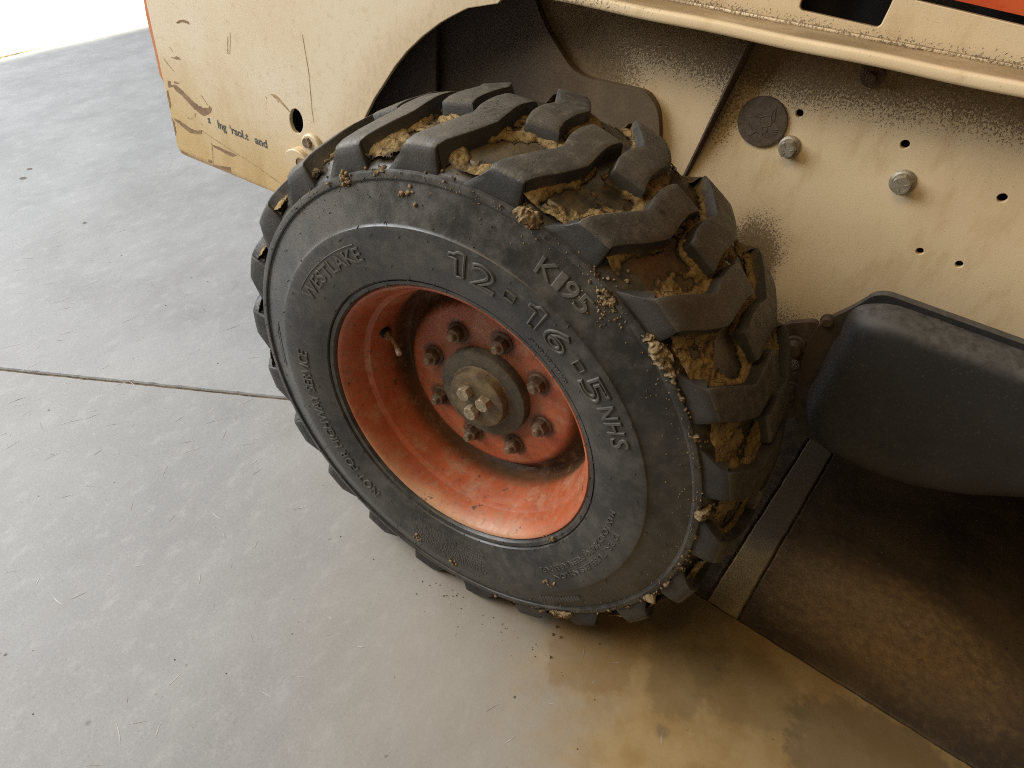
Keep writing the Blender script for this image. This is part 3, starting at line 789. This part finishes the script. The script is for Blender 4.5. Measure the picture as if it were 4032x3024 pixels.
# clay caked between the lugs
tht = np.radians(np.arange(-70, 200, .22)); yy = np.arange(.004, .262, .0017)
T, Y = np.meshgrid(tht, yy, indexing='ij')
thd = np.degrees(T)
edge_pts = []
def seg_pts(P, k=60): return spline(P, k)
near = np.concatenate([seg_pts(UP), seg_pts(LO), np.linspace(UP[-1], LO[-1], 20)])
cell = []
for m_ in (-1, 0, 1, 2):
    e = near.copy(); e[:, 0] += 83.5 + m_ * PITCH; cell.append(e)
    e = near.copy(); e[:, 0] += 83.5 - PITCH / 2 + m_ * PITCH; e[:, 1] = 2 * YC - e[:, 1]; cell.append(e)
cell = np.concatenate(cell)
fold = 83.5 + ((thd - 83.5) % PITCH)
G = np.stack([fold.ravel() * math.pi / 180 * .40, Y.ravel()], 1)
E_ = cell.copy(); E_[:, 0] *= math.pi / 180 * .40
D = np.full(len(G), 9.0)
for i0 in range(0, len(G), 20000):
    q = G[i0:i0 + 20000]
    D[i0:i0 + 20000] = np.sqrt(((q[:, None, :] - E_[None]) ** 2).sum(-1)).min(1)
D = D.reshape(T.shape)
rc = carc(Y)
X3 = np.stack([rc * np.cos(T), Y, rc * np.sin(T)], -1)
big = fbm(X3 * 24, 4, 21); mid_ = fbm(X3 * 75, 4, 5); fin = fbm(X3 * 230, 3, 8)
lugprox = np.exp(-(D / .009) ** 2)
shoulder = np.exp(-((Y - .010) / .022) ** 2)
right = np.clip((115 - thd) / 70, .35, 1.15)
H = (big - .5) * 1.9 + (mid_ - .5) * .75 + (fin - .5) * .25 + lugprox * .44 + shoulder * .30 + np.exp(-((Y - YC) / .06) ** 2) * .12 - .06
H = H * 1.0 + (right - 1) * .32
hh = .0002 + np.clip(H, 0, .45) * .009 + (fin - .5) * .0022 * np.clip(H * 5, 0, 1) + (mid_ - .5) * .0034 * np.clip(H * 4, 0, 1) + lugprox * .003 * np.clip(H * 5, 0, 1)
hh = np.where(H > 0, hh, -.0015)
Rm = rc + np.clip(hh, -.0015, .012)
V = np.stack([Rm * np.cos(T), Y, Rm * np.sin(T)], -1)
keep = H > -.02
na, nb = T.shape; idx = -np.ones(T.shape, int)
kc = keep[:-1, :-1] & keep[1:, :-1] & keep[1:, 1:] & keep[:-1, 1:]
used = np.zeros(T.shape, bool); used[:-1, :-1] |= kc; used[1:, :-1] |= kc; used[1:, 1:] |= kc; used[:-1, 1:] |= kc
idx[used] = np.arange(used.sum())
a_, b_ = np.nonzero(kc)
F = np.stack([idx[a_, b_], idx[a_, b_ + 1], idx[a_ + 1, b_ + 1], idx[a_ + 1, b_]], 1)
mud = mesh_obj('caked_clay', V[used], F, M['mud'], wheel)
bm = bmesh.new(); bm.from_mesh(mud.data); bmesh.ops.recalc_face_normals(bm, faces=bm.faces); bm.to_mesh(mud.data); bm.free()
def set_thick(o, vals):
    at = o.data.attributes.new('thickness', 'FLOAT', 'POINT'); at.data.foreach_set('value', np.asarray(vals, np.float32))
set_thick(mud, np.clip(H[used], 0, 1))
tag(mud, 'ochre clay caked between the tread lugs', kind='stuff')

# clods hanging on the shoulder rib, and crumbs on the lugs
bmI = bmesh.new(); bmesh.ops.create_icosphere(bmI, subdivisions=2, radius=1)
IV = np.array([v.co[:] for v in bmI.verts]); IF = np.array([[v.index for v in f.verts] for f in bmI.faces]); bmI.free()
def clods(items):
    VV, FF = [], []; n = 0
    for c, s, sd in items:
        d = IV * (1 + (fbm(IV * 1.3 + sd * 7.1, 3, sd)[:, None] - .5) * 1.3)
        an = np.array([1, 1, 1]) * (1 + (np.array([_hash(np.array([sd]), np.array([k]), np.array([3]), 1)[0] for k in range(3)]) - .5) * .7)
        VV.append(c + d * s * an); FF.append(IF + n); n += len(IV)
    return np.concatenate(VV), np.concatenate(FF)
items = []; rc_ = random.Random(5); sd = 0
pr_ = np.array(prof[21:37]); sl = np.r_[0, np.cumsum(np.hypot(*np.diff(pr_, axis=0).T))]
ss = np.arange(.004, sl[-1], .0009)
pr_r = np.interp(ss, sl, pr_[:, 0]); pr_y = np.interp(ss, sl, pr_[:, 1])
ks = np.ones(9) / 9
tr_ = np.gradient(np.convolve(np.pad(pr_r, 4, 'edge'), ks, 'valid')); tyv = np.gradient(np.convolve(np.pad(pr_y, 4, 'edge'), ks, 'valid'))
ln_ = np.hypot(tr_, tyv); nr_ = tyv / ln_; ny_ = -tr_ / ln_
tc = np.arange(-95, 140, .13)
TC, SS = np.meshgrid(tc, np.arange(len(ss)), indexing='ij')
amt = {3: .35, 2: .55, 1: .62, 0: 1.0, -1: 1.05, -2: 1.2, -3: .95, -4: 1.0, -5: 1.1, -6: 1.0, -7: 1.1, -8: 1.1, -9: .6, -10: .5}
mask = np.zeros(TC.shape)
for k, am in amt.items():
    c0 = 83.5 + k * PITCH - 5.7 + 1.6 * math.sin(k * 5.3); am *= .85 + .3 * math.cos(k * 3.1)
    mask = np.maximum(mask, am * np.exp(-np.abs((TC - c0) / (3.0 + .9 * math.sin(k * 2.2))) ** 2.6) * np.exp(-np.abs((ss[SS] - .0530) / .0115) ** 2.4))
mask = np.maximum(mask, .95 * np.exp(-((TC - 59.5) / 3.0) ** 2) * np.exp(-np.abs((ss[SS] - .040) / .014) ** 2))
band = np.exp(-np.abs((ss[SS] - .0500) / .0055) ** 2) * np.clip((100 - TC) / 60, 0, 1)
mask = np.maximum(mask * .93, band * .42)
ta = np.radians(TC); B3 = np.stack([pr_r[SS] * np.cos(ta), pr_y[SS], pr_r[SS] * np.sin(ta)], -1)
q1 = fbm(B3 * 60, 4, 40); q2 = fbm(B3 * 170, 3, 44); bil = np.abs(vnoise(B3 * 260, 50) - .5) * 2
Hc = mask - .52 + (q1 - .5) * 1.25 + (q2 - .5) * .5
hc = np.where(Hc > 0, .0006 + np.clip(Hc, 0, .6) * .016 + (bil - .5) * .0042 * np.clip(Hc * 6, 0, 1) + (q2 - .5) * .006 * np.clip(Hc * 6, 0, 1), -.0012)
jit = np.stack([vnoise(B3 * 200, 60), vnoise(B3 * 200, 61), vnoise(B3 * 200, 62)], -1) - .5
NN = np.stack([nr_[SS] * np.cos(ta), ny_[SS], nr_[SS] * np.sin(ta)], -1)
VC = B3 + NN * np.clip(hc, -.0012, .013)[..., None] + jit * (.005 * np.clip(Hc * 5, 0, 1))[..., None]
kp = Hc > -.03
kc = kp[:-1, :-1] & kp[1:, :-1] & kp[1:, 1:] & kp[:-1, 1:]
us = np.zeros(TC.shape, bool); us[:-1, :-1] |= kc; us[1:, :-1] |= kc; us[1:, 1:] |= kc; us[:-1, 1:] |= kc
ix = -np.ones(TC.shape, int); ix[us] = np.arange(us.sum()); a_, b_ = np.nonzero(kc)
FC = np.stack([ix[a_, b_], ix[a_ + 1, b_], ix[a_ + 1, b_ + 1], ix[a_, b_ + 1]], 1)
sc_ = mesh_obj('shoulder_clay', VC[us], FC, M['clod'], wheel); set_thick(sc_, np.clip(Hc[us] * 1.3, 0, 1))
tag(sc_, 'dry tan clay caked along the tyre shoulder', kind='stuff')
for k, am in amt.items():
    for j in range(int(16 * am)):
        sd += 1
        a = 83.5 + k * PITCH - 5.7 + rc_.gauss(0, 2.4); r = .381 + rc_.gauss(0, .006)
        y_ = float(np.interp(r, pr_[:, 0], pr_[:, 1])) - .002
        items.append((np.array(wp(r, y_, math.radians(a))), rc_.uniform(.0008, .0024), sd))
for j in range(60):                              # smear thrown over the lettering by the shoulder
    sd += 1
    a = 58.5 + rc_.gauss(0, 2.4); r = .366 - abs(rc_.gauss(0, .012)); r = max(r, .333)
    items.append((np.array(wp(r, float(side_y(r)) - .0005, math.radians(a))), rc_.uniform(.0005, .0017), sd))
for j in range(420):                              # specks all over the upper sidewall
    sd += 1
    a = rc_.uniform(-60, 140); r = .377 - abs(rc_.gauss(0, .018)); r = max(r, .24)
    items.append((np.array(wp(r, float(side_y(r)) - .0002, math.radians(a))), rc_.uniform(.0003, .0010), sd))
for (a0, r0, nn) in ((119, .371, 26), (104, .352, 10), (-46, .296, 9), (-98, .300, 10), (-84, .308, 16), (-33, .226, 7)):
    for j in range(nn):
        sd += 1; a = a0 + rc_.gauss(0, .9); r = r0 + rc_.gauss(0, .005)
        items.append((np.array(wp(r, float(side_y(min(max(r, .236), .37))) - .0006, math.radians(a))), rc_.uniform(.0009, .0030), sd))
Vc, Fc = clods(items)
dc = mesh_obj('dry_clod', Vc, Fc, M['clod'], wheel); set_thick(dc, np.full(len(Vc), .45))
tag(dc, 'dry tan clods stuck along the tyre shoulder', kind='stuff')
# lumps wedged in the voids
items = []
for j in range(220):
    sd += 1
    i = rc_.randrange(na); b = rc_.randrange(nb)
    if H[i, b] < .10 or thd[i, b] > 130 or thd[i, b] < -40: continue
    rr2 = Rm[i, b]
    items.append((np.array((rr2 * math.cos(T[i, b]), Y[i, b], rr2 * math.sin(T[i, b]))), rc_.uniform(.0006, .0022), sd))
Vc, Fc = clods(items)
dc = mesh_obj('clay_lump', Vc, Fc, M['mud'], wheel); set_thick(dc, np.full(len(Vc), .4))
tag(dc, kind='stuff')

# ---- cream upright plate on the left
arch = [(-.150, 1.30), (-.150, .915), (-.1602, .9061), (-.1703, .8934)]
arch += [(-.2201, .8765), (-.2440, .8618), (-.2679, .8458), (-.2990, .8200), (-.3282, .7916), (-.3530, .7620), (-.3758, .7291), (-.3985, .6970), (-.4181, .6628), (-.4420, .6150), (-.4620, .5600), (-.4760, .5000), (-.4820, .4305)]
outer = [(-.957, 1.30)] + arch + [(-.6559, .4285), (-.9500, .4215), (-.9612, .4370), (-.9600, .4600)]
HOLE = [(-.5875 + .0168 * math.cos(a) - .0035 * math.sin(a) * .3, .6026 + .0235 * math.sin(a) + .005 * math.cos(a)) for a in np.linspace(0, 2 * math.pi, 28, endpoint=False)]
plate('upright_plate', outer, [HOLE], .310, .318, M['plate'], loader, .0012)
bm = bmesh.new()
for (x0_, x1_, y0_, y1_, z0_, z1_) in ((-.95, -.15, .325, .33, .44, 1.3),):
    pass
bm.free()
o = plate('dark_backing', [(-.93, 1.28), (-.46, 1.28), (-.46, .60), (-.50, .45), (-.93, .44)], [], .345, .352, M['black'], loader, 0)  # black sheet added so the hole looks unlit inside
plate('edge_plate', [(-.93, 1.28), (-.9889, .88), (-.9889, .7234), (-.9929, .6932), (-.9906, .6327), (-.9910, .5774), (-.9788, .5541), (-.955, .5400), (-.93, .545)], [], .326, .336, M['orange_plate'], loader, .001)
# pivot boss, its bolt and pin
bm = bmesh.new(); lathe_bm(bm, [(.0345, 0), (.0345, .018), (.0330, .0200)], 48)
o = from_bm('pivot_boss', bm, M['plate'], loader); flat_auto(o); o.location = (-.577, .3095, .522)
bm = bmesh.new(); lathe_bm(bm, [(.0125, 0), (.0125, .0010), (.0105, .0022), (.0102, .0008)], 32)
o = from_bm('pivot_pin', bm, M['scrape'], loader); flat_auto(o); o.location = (-.5655, .2895, .5335)
o = from_bm('hex_bolt', hex_bm(.0105, .014, None, .3), M['stud'], loader); flat_auto(o); o.location = (-.553, .309, .575)
o = from_bm('weld_pad', (lambda b: (lathe_bm(b, [(.024, 0), (.024, .006), (.021, .0085)], 28), b)[1])(bmesh.new()), M['plate'], loader); flat_auto(o); o.location = (-.548, .3095, .568)
# worn paint
SCR = {'big': [[-.9452, .5812], [-.935, .5822], [-.9391, .5749], [-.9196, .579], [-.9051, .5731], [-.8878, .5643], [-.8753, .5579], [-.8621, .5536], [-.848, .5532], [-.8329, .557], [-.8279, .5627], [-.8221, .5606], [-.8268, .5506], [-.8366, .5427], [-.8528, .5354], [-.8649, .537], [-.8795, .5429], [-.8918, .5507], [-.9071, .5601], [-.9238, .5655], [-.9308, .5722], [-.9471, .5673]],
 'mid2': [[-.9512, .5013], [-.9359, .5019], [-.9183, .4979], [-.9008, .4939], [-.882, .4949], [-.8655, .5015], [-.8701, .4914], [-.888, .4867], [-.9079, .4825], [-.9215, .4871], [-.9349, .4929], [-.9489, .4967]],
 'm3': [[-.8411, .4765], [-.824, .4792], [-.8027, .478], [-.7811, .4788], [-.7692, .4768], [-.7831, .4702], [-.8011, .4697], [-.8222, .4718], [-.8366, .4726]],
 'm4': [[-.8819, .706], [-.8716, .712], [-.8602, .7163], [-.8466, .7173], [-.842, .7162], [-.844, .7125], [-.853, .7126], [-.8651, .7113], [-.8768, .7061]],
 'm5': [[-.9203, .6338], [-.9072, .636], [-.9005, .6404], [-.8935, .6406], [-.8897, .6357], [-.8988, .6346], [-.9098, .6335]],
 'm6': [[-.925, .5849], [-.9081, .587], [-.915, .5819], [-.9243, .5814]],
 'b1': [[-.9560, .4300], [-.9328, .4294], [-.9318, .4264], [-.9500, .4262]], 'b2': [[-.8511, .4296], [-.7966, .4422], [-.7977, .4294], [-.8178, .4295], [-.8481, .427]], 'b3': [[-.864, .4378], [-.8525, .4388], [-.8541, .4328], [-.8659, .4302]],
 'e1': [[-.957, .555], [-.950, .56], [-.951, .53], [-.957, .52]], 'e2': [[-.9585, .50], [-.9535, .496], [-.9535, .47], [-.9585, .46]]}
LIN = {'l1': [[-.864, .5003], [-.8004, .488], [-.7158, .4731], [-.6455, .4556], [-.6459, .4537], [-.7163, .4708], [-.8009, .4858], [-.8657, .4983]], 'l2': [[-.9421, .6272], [-.9295, .6162], [-.9164, .6065], [-.9199, .6068], [-.9319, .6144], [-.9422, .6236]],
 'l3': [[-.5515, .7633], [-.5437, .7008], [-.544, .636], [-.542, .6141], [-.5429, .6138], [-.5455, .6356], [-.5452, .7004], [-.5526, .763]], 'l4': [[-.8462, .5796], [-.8313, .5629], [-.8338, .5627], [-.8477, .5767]], 'l5': [[-.9154, .6547], [-.9075, .6463], [-.9098, .6469], [-.9168, .6525]],
 'l6': [[-.734, .7233], [-.7325, .7234], [-.735, .7099], [-.7425, .6842], [-.7437, .6837], [-.7360, .7092]], 'l7': [[-.7414, .7142], [-.7401, .7145], [-.748, .6827], [-.7495, .6822]], 'l8': [[-.8435, .4811], [-.8410, .4771], [-.8500, .4318], [-.8516, .4308]],
 't1': [[-.6484, .6368], [-.6356, .6392], [-.6254, .6353], [-.6185, .6304], [-.6005, .6174], [-.6031, .6162], [-.6208, .6257], [-.6294, .6296], [-.6286, .6253], [-.6353, .6314]], 't2': [[-.6624, .6283], [-.6574, .6263], [-.6602, .6233]],
 'm7': [[-.9092, .5163], [-.8888, .5205], [-.8904, .5174], [-.9023, .5144]], 'm8': [[-.8783, .5343], [-.8748, .5341], [-.8793, .5243], [-.8815, .5257]], 'm9': [[-.8739, .5177], [-.8602, .5145], [-.8623, .5134]]}
def ragged(poly, amp, step):
    out = []; n = len(poly)
    for i in range(n):
        a = np.array(poly[i]); b = np.array(poly[(i + 1) % n]); k = max(1, int(np.linalg.norm(b - a) / step))
        for j in range(k): out.append(a + (b - a) * j / k)
    P = np.array(out); q = np.column_stack([P * 260, np.zeros(len(P))])
    return [tuple(p) for p in P + 2 * amp * (np.column_stack([fbm(q, 3, 2), fbm(q, 3, 6)]) - .5)]
for D_, nm, mt, amp in ((SCR, 'paint_scrape', 'scrape', .0016), (LIN, 'paint_scratch', 'scratch', .0004)):
    for k, pl in D_.items(): plate(nm, ragged(pl, amp, .003), [], .30965, .3101, M[mt], loader, 0)
# worn lettering on the plate
def plate_text(s, x0, x1, z0, h, name='worn_lettering'):
    V, F = glyphs(s, 1.0, False, 0, .03, .0, .022)
    u = (V[:, 0] - V[:, 0].min()) / (V[:, 0].max() - V[:, 0].min())
    W = np.stack([x0 + (x1 - x0) * u, np.where(V[:, 2] > 0, .30955, .3099), z0 + V[:, 1] / .73 * h], 1)
    return mesh_obj(name, W, F, M['print'], loader, smooth=False)
plate_text('Ing', -.8125, -.7880, .5225, .0170)
plate_text("'", -.7770, -.7750, .5225, .0160)
plate_text('rsol', -.7735, -.7400, .5225, .0170)
plate_text('.t', -.7375, -.7265, .5225, .0150)
plate_text('and', -.7085, -.6745, .5225, .0170)
plate('worn_lettering', ragged([(-.842, .534), (-.834, .536), (-.8355, .531), (-.833, .526), (-.8365, .5235), (-.8415, .5245), (-.8385, .529)], .0008, .002), [], .3096, .3101, M['print'], loader, 0)

# ---- chassis side on the right
HO = [(.2570, .8385, .0052), (.3934, .8386, .0056), (.5226, .8106, .0058), (.4700, .7129, .0048), (.5200, .7135, .0048)]
plate('chassis_side', [(-.62, .93), (1.6, .955), (1.6, .62), (.75, .47), (.62, .40), (.36, .385), (.33, .33), (-.62, .33)], [circle(x_, z_, r_) for x_, z_, r_ in HO], .400, .408, M['wall'], loader, .0008)
o = plate('dark_backing', [(.15, .90), (1.5, .90), (1.5, .42), (.40, .42), (.15, .45)], [], .440, .446, M['black'], loader, 0)  # black sheet added behind the bolt holes in place of shade
# overlapped sheet edge with its weld
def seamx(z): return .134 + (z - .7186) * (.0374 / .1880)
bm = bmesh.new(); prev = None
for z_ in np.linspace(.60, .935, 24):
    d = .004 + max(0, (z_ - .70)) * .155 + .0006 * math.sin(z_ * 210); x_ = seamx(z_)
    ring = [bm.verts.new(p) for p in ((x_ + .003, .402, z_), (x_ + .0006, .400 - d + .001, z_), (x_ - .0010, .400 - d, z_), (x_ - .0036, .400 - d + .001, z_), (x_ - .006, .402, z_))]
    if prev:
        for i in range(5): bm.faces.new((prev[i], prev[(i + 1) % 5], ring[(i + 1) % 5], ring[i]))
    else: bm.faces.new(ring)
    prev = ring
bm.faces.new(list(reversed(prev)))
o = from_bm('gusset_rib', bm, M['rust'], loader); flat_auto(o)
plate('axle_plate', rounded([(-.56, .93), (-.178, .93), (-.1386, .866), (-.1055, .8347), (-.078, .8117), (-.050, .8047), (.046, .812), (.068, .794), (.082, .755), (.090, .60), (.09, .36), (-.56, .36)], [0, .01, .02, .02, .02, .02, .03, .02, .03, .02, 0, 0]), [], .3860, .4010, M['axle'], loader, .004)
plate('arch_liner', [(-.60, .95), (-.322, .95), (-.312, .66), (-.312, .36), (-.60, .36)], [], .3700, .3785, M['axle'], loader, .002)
# round plug with an embossed animal head
bm = bmesh.new(); lathe_bm(bm, [(.0340, -.002), (.0340, .0022), (.0330, .0036), (.030, .0040), (.0, .0040)][:4], 56)
def rel(pts, wd=.00075): tube(bm, [(x_ * .030, -.0040, z_ * .030) for x_, z_ in pts], wd, 6)
rel([(.40, .85), (.30, .55), (.32, .30), (.42, .10), (.40, -.02)]); rel([(.40, .85), (.44, .50), (.50, .25), (.42, .10)]); rel([(.30, .42), (.05, .32), (-.15, .18), (-.30, .22), (-.55, .10), (-.78, .05)])
rel([(-.15, .18), (-.10, -.05), (.05, -.18), (.25, -.12), (.40, -.02)]); rel([(.05, -.18), (.12, -.35), (.28, -.40), (.36, -.25), (.25, -.12)]); rel([(.18, -.40), (.22, -.58), (.32, -.62)])
for q in range(3): rel([(-.12 - q * .07, -.42 - q * .03), (-.30 - q * .07, -.68 - q * .02)]); rel([(.50 + q * .03, -.22 - q * .08), (.80, -.10 - q * .10)])
rel([(-.62, -.05), (-.5, -.28), (-.25, -.42), (0, -.50)])
o = from_bm('round_plug', bm, M['emblem'], loader); flat_auto(o); o.location = (.2145, .3995, .8150)
tag(o, 'round dark brown plug embossed with an animal head')
for (x_, z_, r_, a0) in ((.2600, .7935, .0118, .2), (.4112, .7935, .0125, .5)):
    o = from_bm('hex_bolt', hex_bm(r_, .0155, r_ * 1.32, a0), M['zinc'], loader); flat_auto(o); o.location = (x_, .3995, z_)
bm = bmesh.new(); lathe_bm(bm, [(.014, -.001), (.014, .004), (.0125, .0055), (.0062, .006), (.0062, .020), (.0050, .021)], 20)
o = from_bm('stud_bolt', bm, M['nut'], loader); flat_auto(o); o.location = (.3250, .3995, .9060)
# ledge
def zb(x): return .9185 + .050 * x
bm = bmesh.new(); prev = None
sec = [(.318, 0), (.3165, .0015), (.3160, .004), (.3162, .0105), (.3178, .0128), (.3205, .0136), (.345, .0140), (.372, .0146), (.376, .016), (.420, .017), (.420, .004), (.330, .0036), (.327, .0)]
for x_ in np.linspace(-.168, 1.5, 80):
    ring = [bm.verts.new((x_, y_, zb(x_) + z_ + .0006 * math.sin(x_ * 33 + y_ * 50))) for y_, z_ in sec]
    if prev:
        for i in range(len(sec)): bm.faces.new((prev[i], prev[(i + 1) % len(sec)], ring[(i + 1) % len(sec)], ring[i]))
    else: bm.faces.new(ring)
    prev = ring
bm.faces.new(list(reversed(prev)))
o = from_bm('ledge', bm, M['ledge'], loader); flat_auto(o, 40)
SLOT = rounded([(.213, 1.02), (.2165, .9608), (.3120, .9622), (.3137, .9867), (.3140, 1.02)], [0, .006, .006, .004, 0], 5)
plate('upper_side', [(-.148, zb(-.148) + .0135), (.35, zb(.35) + .0135), (1.5, zb(1.5) + .0135), (1.5, .9965), (.4493, .9960), (.3367, .9972), (.325, 1.06), (-.148, 1.10)], [SLOT], .3745, .381, M['ledge'], loader, .0012)
bm = bmesh.new(); tube(bm, [(-.15, .374, zb(-.15) + .0155), (.3, .374, zb(.3) + .0158), (1.4, .374, zb(1.4) + .0155)], .0028, 8)
from_bm('weld_seam', bm, M['ledge'], loader)
plate('slot_tab', rounded([(.236, 1.02), (.238, .9935), (.288, .9890), (.296, .9885), (.299, 1.02)], [0, .002, 0, .004, 0]), [], .3700, .3738, M['ledge'], loader, .001)
plate('orange_panel', [(.372, 1.0029), (1.4, .9990), (1.4, 1.30), (.372, 1.30)], [], .386, .391, M['orange_panel'], loader, .001)
plate('dark_backing', [(-.14, 1.30), (1.5, 1.30), (1.5, .93), (-.14, .93)], [], .4225, .43, M['black'], loader, 0)  # black sheet added to darken the slot and the gap above

# ---- black moulded tank with its flange
def loft(name, rings, mat, parent, cap=True):
    bm = bmesh.new(); R_ = [[bm.verts.new(p) for p in ring] for ring in rings]
    n = len(R_[0])
    for a, b in zip(R_, R_[1:]):
        for i in range(n): bm.faces.new((a[i], a[(i + 1) % n], b[(i + 1) % n], b[i]))
    if cap: bm.faces.new(R_[-1]); bm.faces.new(list(reversed(R_[0])))
    return from_bm(name, bm, mat, parent)
FL = [(.392, .545), (.396, .588), (.4285, .634), (.4425, .660), (.458, .667), (.625, .668), (.95, .668), (.95, .57), (.74, .445), (.60, .388), (.455, .385), (.424, .41), (.408, .46)]
plate('tank_flange', rounded(FL, [.01, .012, .012, .008, .01, 0, .03, .03, .05, .05, .02, .02, .02]), [], .3420, .3560, M['plastic'], loader, .003)
base = rounded([(.424, .636), (.466, .659), (.90, .661), (.95, .58), (.76, .476), (.665, .418), (.57, .394), (.462, .400), (.424, .448)], [.035, .03, .05, .04, .05, .05, .05, .045, .04], 8)
cx, cz = .66, .55
rings = []
for yv, ins in ((.352, -.002), (.340, .001), (.330, .004), (.320, .0085), (.3115, .015), (.3055, .023), (.3015, .034), (.2990, .050), (.2980, .075)):
    ring = []
    for (x_, z_) in base:
        d = Vector((cx - x_, cz - z_)); k = ins / max(d.length, .02)
        ring.append((x_ + d.x * k, yv - .03 * max(0, (.62 - z_)) * min(1, max(0, (.34 - yv) / .03)), z_ + d.y * k))
    rings.append(ring)
o = loft('plastic_tank', rings, M['plastic'], loader); flat_auto(o, 60)
for (x_, z_, s_) in ((.4045, .5985, .0085), (.5265, .650, .0080), (.70, .652, .008)):
    o = from_bm('flange_bolt', (lambda b: (lathe_bm(b, [(s_ * 1.25, -.001), (s_ * 1.25, .0012), (s_, .002), (s_ * .98, .006), (s_ * .7, .0085)], 22), b)[1])(bmesh.new()), M['rust'], loader); flat_auto(o); o.location = (x_, .3418, z_)
# rusty bracket behind the tank
plate('rusty_bracket', rounded([(.350, .560), (.392, .585), (.415, .53), (.430, .44), (.425, .405), (.40, .385), (.350, .40)], .012), [circle(.386, .495, .011, 20, .015), circle(.398, .425, .007, 18, .010)], .3520, .3640, M['rust'], loader, .002)
for (x_, z_) in ((.3785, .5340), (.3990, .4545)):
    bm = bmesh.new(); lathe_bm(bm, [(.0165, -.001), (.0165, .003), (.0150, .0045), (.0112, .005), (.0112, .018), (.0095, .020)], 26)
    o = from_bm('bracket_bolt', bm, M['rust'], loader); flat_auto(o); o.location = (x_, .3515, z_)
# belly of the machine
bmb = bmesh.new(); bmesh.ops.create_cube(bmb, size=1)
for v in bmb.verts: v.co = Vector((.45 + v.co.x * 2.2, 1.03 + v.co.y * 1.16, .93 + v.co.z * 1.06))
bevel(from_bm('chassis_box', bmb, M['rust'], loader, smooth=False), .01)

# ------------------------------------------------------------------ crumbs and marks on the floor
items = []
def crumb(x_, y_, s_):
    global sd; sd += 1; items.append((np.array((x_, y_, s_ * .45)), s_, sd))
for j in range(38):
    u = rc_.random(); crumb(-.06 + u * .32 + rc_.gauss(0, .02), -.008 + .0 * u - abs(rc_.gauss(0, .020)), rc_.uniform(.0004, .0012) * (1.9 if rc_.random() < .12 else 1))
for j in range(30): crumb(rc_.uniform(.12, .28), rc_.uniform(.02, .20), rc_.uniform(.0008, .003))
for j in range(70): crumb(rc_.uniform(-1.2, .9), rc_.uniform(-.6, .25), rc_.uniform(.0004, .0011))
for j in range(60): crumb(rc_.uniform(.35, 1.2), rc_.uniform(.3, 1.3), rc_.uniform(.0006, .0020))
Vc, Fc = clods(items)
dc = mesh_obj('dirt_crumbs', Vc, Fc, M['clod']); set_thick(dc, np.full(len(Vc), .2))
tag(dc, 'scattered crumbs of dry dirt on the floor around the tyre', 'dirt', kind='stuff')
VV = []; FF = []
def scratch(x_, y_, L_, ang, wd):
    n = len(VV); d = np.array([math.cos(ang), math.sin(ang)]); p = np.array([-d[1], d[0]]) * wd
    c_ = np.array([x_, y_]); k = 5; bend = rc_.uniform(-.08, .08) * L_
    for i in range(k + 1):
        t_ = i / k - .5; q = c_ + d * L_ * t_ + np.array([-d[1], d[0]]) * bend * (4 * t_ * t_); ww = p * (1 - abs(2 * t_) ** 2 * .9)
        VV.append((*(q + ww), .0004)); VV.append((*(q - ww), .0004))
    for i in range(k): FF.append((n + 2 * i, n + 2 * i + 1, n + 2 * i + 3, n + 2 * i + 2))
for j in range(115):
    scratch(rc_.uniform(-1.0, .5), rc_.uniform(-.62, .05), rc_.uniform(.006, .034), rc_.choice((.2, .9, 1.2, 2.4)) + rc_.gauss(0, .5), rc_.uniform(.0003, .0008))
for j in range(60):
    scratch(rc_.uniform(-1.6, -.6), rc_.uniform(-.3, .4), rc_.uniform(.02, .06), 1.1 + rc_.gauss(0, .3), rc_.uniform(.0003, .0006))
t = NT('floor_scratch_light', .6); M['fs'] = t.out(t.mix(t.rng(t.noise(25, 3), .45, .55), (.58, .565, .53), (.33, .31, .28)))
tag(mesh_obj('floor_scratches', VV, FF, M['fs'], smooth=False), 'fine pale scratches in the concrete in front of the tyre', 'scratches', kind='stuff')
